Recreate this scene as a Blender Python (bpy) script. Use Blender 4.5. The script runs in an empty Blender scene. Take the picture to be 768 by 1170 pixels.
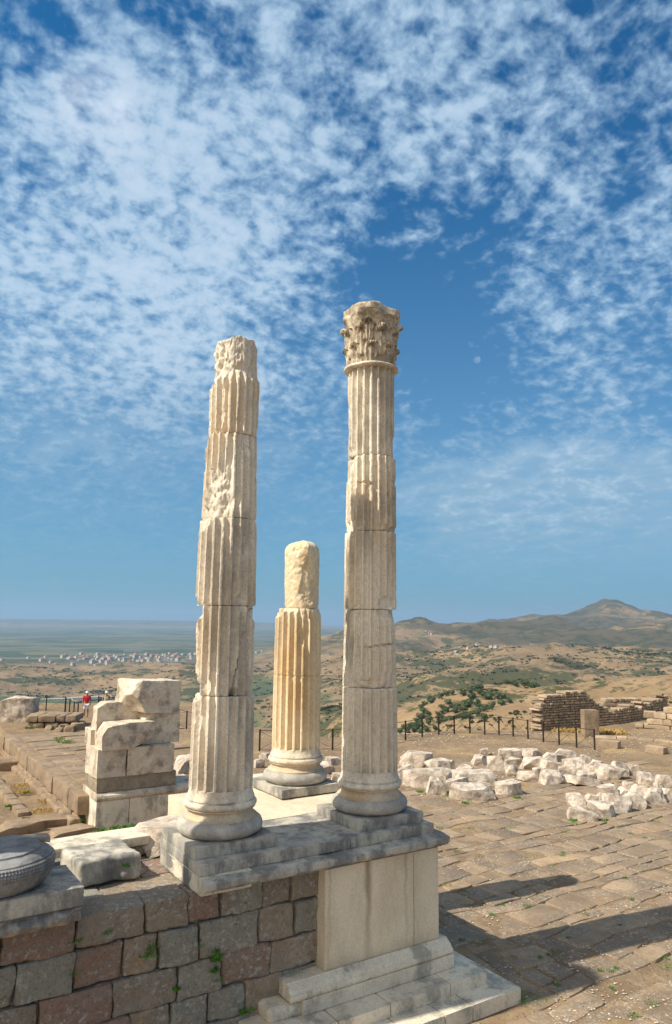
import bpy, bmesh, math, random
from math import sin, cos, pi, radians, exp, sqrt, atan2, floor
from mathutils import Vector, Matrix, noise as mn
random.seed(7)
C = bpy.context.scene.collection
H = 7.0
F, PI_, YA, RO = 838.04, 0.1475, 0.99576, 0.0110
fw = Vector((cos(YA), sin(YA), 0)); rt = Vector((sin(YA), -cos(YA), 0)); up = Vector((0, 0, 1))
FW = fw*cos(PI_)+up*sin(PI_); U0 = up*cos(PI_)-fw*sin(PI_)
RT = rt*cos(RO)+U0*sin(RO); UP = U0*cos(RO)-rt*sin(RO)
CAM = Vector((0, 0, H))
def ray(x, y): return (RT*(x-384)-UP*(y-585)+FW*F)
def at(x, y, z=0.0):
    d = ray(x, y); return CAM+d*((z-H)/d.z)
def aty(x, y, Y):
    d = ray(x, y); return CAM+d*(Y/d.y)
def azpx(x): d = ray(x, 700); return atan2(d.y, d.x)

# ------------------------------------------------------------------ helpers
def fbm(p, o=4):
    s = 0; a = 1
    for i in range(o):
        s += a*mn.noise(p); p = p*2.03; a *= .5
    return s
def link(o, parent=None):
    C.objects.link(o)
    if parent: o.parent = parent
    return o
def tag(o, label=None, cat=None, group=None, kind=None):
    if label: o['label'] = label
    if cat: o['category'] = cat
    if group: o['group'] = group
    if kind: o['kind'] = kind
    return o
WORLD_PARTS = {'podium', 'stone_steps', 'ashlar_wall'}
def empty(name, loc, label, cat, group=None, rz=0):
    o = bpy.data.objects.new(name, None); o.empty_display_size = .2
    o.location = loc; o.rotation_euler = (0, 0, rz); C.objects.link(o)
    return tag(o, label, cat, group)
def build(name, V, Fc, mat, parent=None, smooth=None, loc=None, merge=None):
    me = bpy.data.meshes.new(name); me.from_pydata([tuple(v) for v in V], [], Fc)
    mats = mat if isinstance(mat, (list, tuple)) else [mat]
    for m in mats: me.materials.append(m)
    if merge:
        bm = bmesh.new(); bm.from_mesh(me); bmesh.ops.remove_doubles(bm, verts=bm.verts, dist=merge)
        bmesh.ops.recalc_face_normals(bm, faces=bm.faces); bm.to_mesh(me); bm.free()
    if smooth is not None:
        me.shade_smooth()
        if smooth < 180: me.set_sharp_from_angle(angle=radians(smooth))
    o = bpy.data.objects.new(name, me)
    if loc is not None: o.location = loc
    elif parent is not None and parent.name in WORLD_PARTS: o.location = -parent.location
    return link(o, parent)
class MB:
    def __init__(s): s.V = []; s.F = []
    def add(s, V, Fc):
        n = len(s.V); s.V += [Vector(v) for v in V]; s.F += [tuple(i+n for i in f) for f in Fc]
    def box(s, a, b):
        x0, y0, z0 = a; x1, y1, z1 = b
        s.add([(x0,y0,z0),(x1,y0,z0),(x1,y1,z0),(x0,y1,z0),(x0,y0,z1),(x1,y0,z1),(x1,y1,z1),(x0,y1,z1)],
              [(0,3,2,1),(4,5,6,7),(0,1,5,4),(1,2,6,5),(2,3,7,6),(3,0,4,7)])
    def bar(s, a, b, r, n=6):
        a = Vector(a); b = Vector(b); d = (b-a).normalized(); q = d.to_track_quat('Z', 'Y')
        V = []
        for p in (a, b):
            for k in range(n): V.append(p+q@Vector((r*cos(2*pi*k/n), r*sin(2*pi*k/n), 0)))
        Fc = [(k, (k+1) % n, n+(k+1) % n, n+k) for k in range(n)]+[tuple(range(n))[::-1], tuple(range(n, 2*n))]
        s.add(V, Fc)
    def build(s, name, mat, parent=None, smooth=None, loc=None, merge=None):
        return build(name, s.V, s.F, mat, parent, smooth, loc, merge)

def rbox(size, seg=(8, 8, 8), rnd=.03, amp=.02, freq=2.0, seed=0, cuts=(), top_amp=0):
    """box of grids with rounded corners, planar cuts and rough displacement, centred on the origin"""
    sx, sy, sz = [v/2 for v in size]; V = []; Fc = []
    def dist(n):  # parameters with tighter spacing at the ends so that the rounding resolves
        return [-1+2*i/n for i in range(n+1)]
    def face(ax, sg):
        a, b = [(1, 2), (2, 0), (0, 1)][ax]
        na, nb = seg[a], seg[b]; st = len(V)
        for i in range(na+1):
            for j in range(nb+1):
                p = [0, 0, 0]; p[ax] = sg; p[a] = -1+2*i/na; p[b] = -1+2*j/nb; V.append(Vector(p))
        for i in range(na):
            for j in range(nb):
                q = (st+i*(nb+1)+j, st+(i+1)*(nb+1)+j, st+(i+1)*(nb+1)+j+1, st+i*(nb+1)+j+1)
                Fc.append(q if sg > 0 else q[::-1])
    for ax in range(3):
        face(ax, 1); face(ax, -1)
    S = Vector((sx, sy, sz)); off = Vector((seed*7.31, seed*3.17, seed*1.93))
    out = []
    for v in V:
        p = Vector((v.x*sx, v.y*sy, v.z*sz))
        q = Vector([max(-(s-rnd), min(s-rnd, c)) for c, s in zip(p, S)])
        d = p-q
        if d.length > 1e-6: p = q+d.normalized()*min(rnd, d.length) if d.length > rnd else p
        for n, dd in cuts:
            e = p.dot(n)-dd
            if e > 0: p = p-n*e
        nn = p.normalized() if p.length > 1e-6 else Vector((0, 0, 1))
        k = fbm(p*freq+off, 4)
        p = p+nn*(k*amp)
        k2 = mn.noise(p*freq*4+off)
        p = p+nn*(k2*amp*.3)
        if top_amp and v.z > .9: p.z += top_amp*fbm(p*1.7+off, 3)
        out.append(p)
    return out, Fc
def boulder(size, seed, n=9):
    r = random.Random(seed); cuts = []
    for i in range(9):
        v = Vector((r.uniform(-1, 1), r.uniform(-1, 1), r.uniform(-.4, 1))).normalized()
        ext = abs(v.x)*size[0]/2+abs(v.y)*size[1]/2+abs(v.z)*size[2]/2
        cuts.append((v, ext*r.uniform(.5, .86)))
    m = min(size)
    return rbox(size, (n, n, n), m*.03, m*.055, 2.2/m, seed, cuts)
def xf(V, loc, rz=0, rx=0, ry=0):
    M = Matrix.Translation(loc)@Matrix.Rotation(rz, 4, 'Z')@Matrix.Rotation(ry, 4, 'Y')@Matrix.Rotation(rx, 4, 'X')
    return [M@v for v in V]
def stone(name, size, loc, mat, label=None, cat=None, group=None, parent=None, rz=0, rx=0, ry=0, cuts=(), rnd=.03, amp=.02,
          freq=2.0, seed=0, seg=(10, 10, 10), smooth=38, V=None):
    if V is None: V, Fc = rbox(size, seg, rnd, amp, freq, seed, cuts)
    else:
        V, Fc = V
        if name == 'boulder': smooth = 24
    o = build(name, V, Fc, mat, parent, smooth, merge=.0005)
    o.location = loc; o.rotation_euler = (rx, ry, rz)
    return tag(o, label, cat, group)

# ------------------------------------------------------------------ materials
def nm(name):
    m = bpy.data.materials.new(name); m.use_nodes = True; nt = m.node_tree; nt.nodes.clear()
    return m, nt
class N:
    def __init__(s, nt): s.nt = nt
    def n(s, t, **k):
        x = s.nt.nodes.new(t)
        for a, b in k.items(): setattr(x, a, b)
        return x
    def set(s, sock, v):
        if hasattr(v, 'is_output') or isinstance(v, bpy.types.NodeSocket): s.nt.links.new(v, sock)
        else:
            if isinstance(v, (tuple, list)) and len(v) == 3 and sock.type == 'RGBA': v = (*v, 1)
            sock.default_value = v
    def noise(s, vec, scale, detail=4, rough=.55, dist=0, dims='3D'):
        x = s.n('ShaderNodeTexNoise'); x.noise_dimensions = dims
        s.set(x.inputs['Vector'], vec); s.set(x.inputs['Scale'], scale); x.inputs['Detail'].default_value = detail
        x.inputs['Roughness'].default_value = rough; x.inputs['Distortion'].default_value = dist
        return x.outputs['Fac']
    def voro(s, vec, scale, feature='F1', out='Distance', rand=1):
        x = s.n('ShaderNodeTexVoronoi'); x.feature = feature; s.set(x.inputs['Vector'], vec); s.set(x.inputs['Scale'], scale)
        x.inputs['Randomness'].default_value = rand
        return x.outputs[out]
    def mr(s, v, a, b, c=0, d=1, smooth=True):
        x = s.n('ShaderNodeMapRange'); x.interpolation_type = 'SMOOTHSTEP' if smooth else 'LINEAR'
        for i, q in zip(('Value', 'From Min', 'From Max', 'To Min', 'To Max'), (v, a, b, c, d)): s.set(x.inputs[i], q)
        return x.outputs['Result']
    def m(s, op, a, b=0.0, c=0.0):
        x = s.n('ShaderNodeMath', operation=op); s.set(x.inputs[0], a); s.set(x.inputs[1], b)
        if op in ('MULTIPLY_ADD',): s.set(x.inputs[2], c)
        return x.outputs[0]
    def vm(s, op, a, b=(0, 0, 0)):
        x = s.n('ShaderNodeVectorMath', operation=op); s.set(x.inputs[0], a)
        if op == 'SCALE': s.set(x.inputs['Scale'], b)
        else: s.set(x.inputs[1], b)
        return x.outputs['Value'] if op in ('DOT_PRODUCT', 'LENGTH', 'DISTANCE') else x.outputs[0]
    def mix(s, f, a, b, mode='MIX'):
        x = s.n('ShaderNodeMix', data_type='RGBA', blend_type=mode)
        s.set(x.inputs['Factor'], f); s.set(x.inputs[6], a); s.set(x.inputs[7], b)
        return x.outputs[2]
    def pos(s): return s.n('ShaderNodeNewGeometry').outputs['Position']
    def island(s): return s.n('ShaderNodeNewGeometry').outputs['Random Per Island']
    def nrm(s): return s.n('ShaderNodeNewGeometry').outputs['Normal']
    def bump(s, h, strength=.5, dist=.02, nrm=None):
        x = s.n('ShaderNodeBump'); x.inputs['Strength'].default_value = strength; x.inputs['Distance'].default_value = dist
        s.set(x.inputs['Height'], h)
        if nrm is not None: s.set(x.inputs['Normal'], nrm)
        return x.outputs[0]
    def out(s, col, rough=.9, normal=None, spec=.25):
        b = s.n('ShaderNodeBsdfPrincipled'); s.set(b.inputs['Base Color'], col); s.set(b.inputs['Roughness'], rough)
        b.inputs['Specular IOR Level'].default_value = spec
        if normal is not None: s.set(b.inputs['Normal'], normal)
        o = s.n('ShaderNodeOutputMaterial'); s.nt.links.new(b.outputs[0], o.inputs['Surface'])
def stonemat(name, a, b, stain, sc=1.2, stain_amt=.5, thr=.52, soft=.12, speck=(.12, .11, .1), speck_amt=.5, bump=.5, bdist=.015,
             island=0, zs=1.0, ochre=None, och_amt=0, fine=14, lichen=None):
    m, nt = nm(name); k = N(nt); P = k.pos()
    if zs != 1: Ps = k.vm('MULTIPLY', P, (1, 1, zs))
    else: Ps = P
    n1 = k.noise(Ps, sc, 6, .6); col = k.mix(k.mr(n1, .35, .65), a, b)
    if island:
        r = k.island()
        x = k.n('ShaderNodeTexWhiteNoise'); x.noise_dimensions = '1D'; k.set(x.inputs['W'], k.m('MULTIPLY', r, 91.7))
        col = k.mix(k.m('MULTIPLY', x.outputs['Value'], island), col, stain)
        f = k.m('MULTIPLY_ADD', r, island*.7, 1-island*.35)
        col = k.mix(1.0, col, k.comb(f) if hasattr(k, 'comb') else f, 'MULTIPLY')
    if name == 'wall_andesite':
        col = k.mix(k.mr(r, .84, .87), col, k.mix(n1, (.24,.155,.12), (.32,.215,.165))); col = k.mix(k.mr(r, .5, .45), col, k.mix(n1, (.24,.23,.195), (.33,.315,.265)))
    if ochre:
        col = k.mix(k.m('MULTIPLY', k.mr(k.noise(k.vm('ADD', Ps, (11, 5, 3)), sc*1.3, 5, .6), .5, .68), och_amt), col, ochre)
    n2 = k.noise(k.vm('ADD', Ps, (3.3, 9.1, 4.2)), sc*1.7, 8, .68)
    col = k.mix(k.m('MULTIPLY', k.mr(n2, thr-soft, thr+soft), stain_amt), col, stain)
    n3 = k.noise(P, fine*2.2, 5, .75); col = k.mix(k.m('MULTIPLY', k.mr(n3, .53, .68), speck_amt), col, speck)
    n5 = k.noise(P, fine, 4, .7); col = k.mix(k.m('MULTIPLY', k.mr(n5, .35, .65), .6), col, k.mix(1.0, col, (1.3, 1.25, 1.15), 'MULTIPLY'))
    if lichen:
        n4 = k.noise(k.vm('ADD', P, (7, 1, 2)), fine*1.1, 6, .7); n6 = k.noise(P, 1.1, 3)
        col = k.mix(k.m('MULTIPLY', k.mr(n4, .53, .60), k.mr(n6, .38, .58)), col, lichen)
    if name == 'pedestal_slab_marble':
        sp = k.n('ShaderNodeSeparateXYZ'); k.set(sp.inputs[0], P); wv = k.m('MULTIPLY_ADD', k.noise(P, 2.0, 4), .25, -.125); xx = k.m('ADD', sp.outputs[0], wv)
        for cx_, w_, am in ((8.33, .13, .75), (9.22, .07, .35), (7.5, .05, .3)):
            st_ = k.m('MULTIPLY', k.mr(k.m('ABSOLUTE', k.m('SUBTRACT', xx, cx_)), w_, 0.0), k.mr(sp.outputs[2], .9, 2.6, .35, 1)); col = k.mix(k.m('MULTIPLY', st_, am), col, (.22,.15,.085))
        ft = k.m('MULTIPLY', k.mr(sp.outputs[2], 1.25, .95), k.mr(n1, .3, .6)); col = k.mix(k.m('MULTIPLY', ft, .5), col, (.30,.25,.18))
    h = k.m('ADD', k.m('MULTIPLY', k.noise(P, fine*.7, 6, .65), 1.0), k.m('MULTIPLY', k.noise(P, fine*4, 4, .7), .35))
    k.out(col, .92, k.bump(h, bump, bdist), .2)
    return m
M = {}
M['column'] = stonemat('column_marble', (.78,.71,.59), (.66,.58,.47), (.27,.24,.20), sc=.9, stain_amt=.6, thr=.55, soft=.09, zs=.35,
                       ochre=(.60,.43,.25), och_amt=.4, speck=(.26,.2,.14), speck_amt=.7, bump=.9, bdist=.03)
M['ochre_column'] = stonemat('ochre_marble', (.74,.64,.47), (.66,.53,.36), (.33,.25,.16), sc=.9, stain_amt=.4, thr=.55, zs=.4,
                       ochre=(.58,.36,.13), och_amt=.5, speck=(.25,.18,.1), speck_amt=.4, bump=.55, bdist=.02)
M['capital'] = stonemat('capital_marble', (.64,.55,.41), (.50,.41,.30), (.15,.12,.09), sc=2.5, stain_amt=.7, thr=.5, soft=.1, speck_amt=.5, bump=.7, bdist=.025)
M['base_grey'] = stonemat('grey_base_stone', (.50,.46,.40), (.36,.34,.31), (.20,.19,.18), sc=1.6, stain_amt=.5, thr=.5, bump=.6, bdist=.012, fine=18)
M['base_pale'] = stonemat('pale_base_stone', (.55,.47,.36), (.48,.38,.27), (.25,.21,.17), sc=1.4, stain_amt=.4, ochre=(.5,.32,.13), och_amt=.5, bump=.4, bdist=.01)
M['podium'] = stonemat('podium_marble', (.70,.63,.50), (.60,.53,.42), (.27,.25,.21), sc=1.1, stain_amt=.8, thr=.54, soft=.08, zs=.6, bump=.5, bdist=.008, fine=20)
M['podium_dark'] = stonemat('weathered_podium_marble', (.50,.46,.38), (.38,.355,.31), (.15,.145,.14), sc=1.5, stain_amt=.85, thr=.50, soft=.1, zs=.5, bump=.55, bdist=.01, fine=20)
M['die'] = stonemat('pedestal_slab_marble', (.70,.61,.46), (.62,.54,.41), (.40,.34,.26), sc=.7, stain_amt=.4, thr=.55, zs=.4, speck_amt=.3,
                    ochre=(.36,.25,.12), och_amt=.3, bump=.2, bdist=.005, fine=22)
M['floor'] = stonemat('podium_floor', (.66,.56,.42), (.57,.48,.36), (.34,.29,.23), sc=1.4, stain_amt=.4, thr=.56, bump=.3, bdist=.008, fine=20)
M['andesite'] = stonemat('wall_andesite', (.37,.28,.19), (.30,.235,.17), (.21,.19,.16), sc=1.6, stain_amt=.5, thr=.52, island=.75, lichen=(.42,.40,.36),
                         bump=1, bdist=.07, fine=11, speck=(.07,.06,.05), speck_amt=.75, ochre=(.28,.18,.10), och_amt=.35)
M['boulder'] = stonemat('boulder_marble', (.60,.53,.45), (.50,.42,.34), (.22,.165,.13), sc=1.5, stain_amt=.75, thr=.52, soft=.1, bump=1, bdist=.04, fine=7, speck_amt=.4)
M['block'] = stonemat('pile_marble', (.62,.54,.43), (.52,.43,.33), (.18,.145,.12), sc=.9, stain_amt=.8, thr=.56, soft=.1, bump=.7, bdist=.03, fine=8)
M['darkblock'] = stonemat('dark_conglomerate', (.34,.28,.20), (.27,.22,.16), (.13,.11,.09), sc=1.5, stain_amt=.5, bump=.9, bdist=.04, fine=10)
M['foundation'] = stonemat('foundation_stone', (.34,.245,.16), (.27,.20,.135), (.13,.10,.075), sc=.8, stain_amt=.5, thr=.53, bump=1, bdist=.05, fine=6, island=.25)
M['ruin'] = stonemat('ruin_masonry', (.50,.38,.255), (.39,.30,.205), (.18,.135,.10), sc=.8, stain_amt=.4, island=.5, bump=.8, bdist=.05, fine=5)
M['pave'] = stonemat('flagstone', (.335,.235,.145), (.255,.185,.12), (.165,.13,.10), sc=1.0, stain_amt=.6, thr=.52, island=.6, bump=.8, bdist=.02, fine=12,
                     lichen=(.38,.33,.26))
def simple(name, c, rough=.8, spec=.3):
    m, nt = nm(name); k = N(nt); P = k.pos()
    col = k.mix(k.mr(k.noise(P, 9, 4), .3, .7), c, tuple(v*.78 for v in c)); k.out(col, rough, None, spec); return m
M['iron'] = simple('rusty_iron', (.035,.025,.02), .7)
M['red'] = simple('red_cotton', (.55,.02,.03)); M['white'] = simple('white_cotton', (.75,.75,.76)); M['skin'] = simple('skin', (.42,.22,.14), .6)
M['yellow'] = simple('pale_yellow_cotton', (.65,.58,.35)); M['hair'] = simple('brown_hair', (.06,.035,.02)); M['bag'] = simple('dark_bag', (.12,.08,.06))
M['wallw'] = simple('whitewashed_wall', (.72,.68,.62)); M['wallc'] = simple('cream_wall', (.6,.5,.4)); M['tile'] = simple('roof_tile', (.42,.17,.1))
M['shed'] = simple('pale_sheet_roof', (.42,.44,.45))
M['trunk'] = simple('bark', (.1,.07,.05))

def leafmat(name, a, b):
    m, nt = nm(name); k = N(nt); r = k.island()
    col = k.mix(r, a, b); P = k.pos()
    k.out(col, .7, None, .2); return m
M['leaf'] = leafmat('dark_foliage', (.025,.05,.018), (.085,.115,.04)); M['scrubleaf'] = leafmat('scrub_foliage', (.06,.075,.03), (.11,.12,.05))
M['weed'] = leafmat('weed_leaves', (.06,.16,.02), (.12,.24,.04)); M['drygrass'] = leafmat('dry_grass', (.42,.27,.08), (.5,.36,.14))

# ground / terrain
def groundmat():
    m, nt = nm('dry_ground'); k = N(nt); P = k.pos()
    r = k.vm('LENGTH', P)
    # near: earth with gravel
    n1 = k.noise(P, .45, 8, .65); c = k.mix(k.mr(n1, .38, .62), (.265,.185,.11), (.19,.13,.08))
    n2 = k.noise(P, 3.5, 6, .7); c = k.mix(k.mr(n2, .45, .7, 0, .6), c, (.37,.29,.20))
    gv = k.voro(P, 9.0); gm = k.mr(k.noise(P, .9, 4), .42, .6)
    c = k.mix(k.m('MULTIPLY', k.mr(gv, .26, .14, 0, .75), gm), c, (.5,.42,.32))
    n3 = k.noise(P, .8, 5, .6); c = k.mix(k.mr(n3, .60, .70, 0, .45), c, (.20,.19,.08))
    yel = k.mr(k.noise(k.vm('ADD', P, (4, 8, 1)), .35, 4), .56, .66, 0, .5); c = k.mix(yel, c, (.42,.29,.13))
    # hills: tan grass, ploughed strips, scrub
    f1 = k.noise(P, .0022, 7, .62, .6); t = k.mix(k.mr(f1, .38, .62), (.275,.18,.095), (.19,.125,.07))
    f0 = k.noise(P, .02, 6, .7); t = k.mix(k.mr(f0, .4, .7, 0, .5), t, (.36,.26,.15))
    s1 = k.noise(k.vm('ADD', P, (900, 300, 0)), .0036, 6, .66, .8)
    s2 = k.noise(P, .016, 7, .8)
    sm = k.m('ADD', k.m('MULTIPLY', s1, .55), k.m('MULTIPLY', s2, .5))
    t = k.mix(k.mr(sm, .525, .555, 0, .9), t, (.05,.055,.022))
    d2 = k.voro(P, .11); t = k.mix(k.m('MULTIPLY', k.mr(d2, .34, .2), k.mr(s1, .36, .5, 0, .7)), t, (.065,.065,.03))
    dots = k.voro(P, .05); dm = k.m('MULTIPLY', k.mr(dots, .36, .2), k.mr(s1, .40, .52)); t = k.mix(k.m('MULTIPLY', dm, .8), t, (.07,.085,.04))
    # the plain: patchwork fields
    vx = k.n('ShaderNodeTexVoronoi'); k.set(vx.inputs['Vector'], k.vm('MULTIPLY', P, (.0019, .0042, 0))); vx.inputs['Scale'].default_value = 1
    w = k.n('ShaderNodeSeparateColor'); nt.links.new(vx.outputs['Color'], w.inputs[0])
    p = k.mix(k.mr(w.outputs[0], .2, .8, 0, 1), (.05,.075,.04), (.15,.135,.08))
    p = k.mix(k.mr(k.noise(P, .0012, 4), .5, .6, 0, .7), p, (.035,.055,.03))
    xyz = k.n('ShaderNodeSeparateXYZ'); k.set(xyz.inputs[0], P)
    low = k.m('MULTIPLY', k.mr(xyz.outputs[2], -205, -238), k.mr(r, 3800, 5200))
    t = k.mix(low, t, p)
    lowgreen = k.m('MULTIPLY', k.mr(k.noise(P, .003, 5, .6), .44, .54), k.m('MULTIPLY', k.mr(r, 1400, 1800), k.mr(r, 3000, 2600)))
    lowgreen = k.m('MULTIPLY', lowgreen, k.mr(xyz.outputs[2], -170, -200))
    t = k.mix(lowgreen, t, (.075,.10,.05))
    # dark far ridge cover on the right
    ridge = k.m('MULTIPLY', k.mr(r, 3300, 4200), k.m('MULTIPLY', k.mr(xyz.outputs[2], -190, -120), k.mr(k.noise(P, .0009, 6, .65), .36, .52)))
    t = k.mix(k.m('MULTIPLY', ridge, .75), t, (.045,.046,.024))
    c = k.mix(k.mr(r, 62, 110), c, t)
    h = k.m('ADD', k.m('MULTIPLY', k.noise(P, 5, 8, .7), 1), k.m('MULTIPLY', k.mr(gv, .3, .1), .5))
    k.out(c, .95, k.bump(h, .8, .05), .1)
    return m
M['ground'] = groundmat()

# ------------------------------------------------------------------ terrain
def interp(tab, x):
    if x <= tab[0][0]: return tab[0][1]
    for (a, ha), (b, hb) in zip(tab, tab[1:]):
        if x <= b:
            t = (x-a)/(b-a); t = t*t*(3-2*t); return ha+(hb-ha)*t
    return tab[-1][1]
RTAB = [(0,0),(18,-22),(100,-48),(350,-80),(600,-84),(850,-72),(1050,-98),(1500,-128),(2300,-105),(2900,-74),(3500,-105),(4600,-50),(5200,-60),(7000,-10),(8200,15),(9500,-60),(14000,-200),(35000,-200)]
MTAB = [(0,0),(18,-22),(100,-55),(350,-95),(600,-98),(850,-100),(1100,-125),(1700,-150),(2400,-140),(3000,-105),(3600,-120),(4800,-62),(5600,-120),(8000,-200),(14000,-230),(35000,-200)]
LTAB = [(0,0),(18,-22),(140,-70),(440,-140),(900,-195),(1600,-228),(2500,-232),(3100,-205),(3700,-218),(4500,-246),(6000,-252),(12000,-255),(18000,-235),(24000,-80),(30000,-40),(35000,-100)]
AR, AM, AL = azpx(560), azpx(420), azpx(250)
def edge_r(a):
    # distance of the terrace rim from the camera, by bearing
    pts = [(azpx(1100), 56), (azpx(768), 66), (azpx(700), 60), (azpx(640), 51.5), (azpx(537), 50.5), (azpx(463), 48), (azpx(380), 46), (azpx(297), 50), (azpx(213), 66), (azpx(90), 66), (azpx(30), 68), (azpx(-200), 60)]
    return interp(pts, a)
def smooth(t): t = max(0, min(1, t)); return t*t*(3-2*t)
def lowfloor(x, y):
    """1 where the sunken excavation lies"""
    if 16.9 < y < 31.5 and x < 12.8 and x > -30: return 1
    if y >= 31.5 and y < 60 and x < 8.2: return 1
    return 0
def hgt(x, y):
    r = sqrt(x*x+y*y); a = atan2(y, x)
    if a < -pi/2: a += 2*pi
    e = edge_r(a); d = r-e
    if d <= 0:
        z = .045*fbm(Vector((x*.5, y*.5, 0)), 3)+.012*mn.noise(Vector((x*4, y*4, 3)))
        if lowfloor(x, y): z += -1.1+.12*fbm(Vector((x*.4, y*.4, 9)), 3)
        # the terrace climbs on the far right
        k = smooth((azpx(650)-a)/.16)*smooth((r-44)/14); z += .25*k
        return z
    k = smooth((azpx(650)-a)/.16)*smooth((r-44)/14)
    if a >= AM: h = MTAB, LTAB, smooth((a-AM)/(AL-AM))
    else: h = RTAB, MTAB, smooth((a-AR)/(AM-AR))
    z = interp(h[0], d)*(1-h[2])+interp(h[1], d)*h[2]
    z += .25*k*exp(-d/15)
    P = Vector((x, y, 0)); lf = smooth((a-AM)/(AL-AM))
    g = smooth((d-60)/400); flat = 1-.88*lf*smooth((r-3800)/900)
    z += g*flat*(13*fbm(P/160, 4)+32*fbm(P/620+Vector((3, 7, 0)), 3))
    z += flat*smooth((r-1500)/2500)*36*fbm(P/1700+Vector((1, 5, 0)), 4)
    z -= g*flat*(16*abs(fbm(P/260+Vector((9, 2, 0)), 4))+smooth((r-900)/1500)*52*abs(fbm(P/700+Vector((2, 2, 0)), 5)))
    if lf < 1:
        for px, rr, hh, w, wr in ((470, 5600, 75, .05, 700), (520, 5200, 62, .05, 600), (585, 5600, 85, .05, 700), (430, 6400, 60, .06, 900), (640, 5400, 55, .06, 600), (740, 5200, 60, .06, 700)):
            b = azpx(px); q = ((a-b)/w)**2+((r-rr)/wr)**2
            if q < 9: z += hh*exp(-q)*(1+.5*fbm(P/420, 4))
    # the peak
    for px, rr, hh, w, wr in ((690, 8300, 205, .034, 1200), (640, 7900, 60, .04, 1100), (750, 8500, 125, .05, 1300), (590, 8600, 55, .04, 1200), (715, 8000, 40, .02, 800)):
        b = azpx(px); q = ((a-b)/w)**2+((r-rr)/wr)**2
        z += hh*exp(-q)*(1+.25*fbm(P/500, 3))
    return z
def terrain():
    az = []; c = YA; a = -pi/2
    a0, a1 = c-radians(38), c+radians(38)
    x = a0-2*pi+ (2*pi-(a1-a0)) if False else None
    t = a0
    while t < a1: az.append(t); t += radians(.27)
    az.append(a1); t = a1+radians(3)
    while t < a0+2*pi-.02: az.append(t); t += radians(4)
    n = len(az)
    rs = []; r = 1.5
    while r < 70: rs.append(r); r += .28 if r > 8 else .8
    while r < 36000: rs.append(r); r *= 1.017 if r < 9000 else 1.05
    V = []; Fc = []
    for r in rs:
        for a in az:
            x, y = r*cos(a), r*sin(a); V.append((x, y, hgt(x, y)))
    for i in range(len(rs)-1):
        for j in range(n):
            k = (j+1) % n; Fc.append((i*n+j, (i+1)*n+j, (i+1)*n+k, i*n+k))
    V.append((0, 0, 0)); c0 = len(V)-1
    for j in range(n): Fc.append((c0, j, (j+1) % n))
    o = build('ground', V, Fc, M['ground'], smooth=180); tag(o, kind='structure')
terrain()

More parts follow.
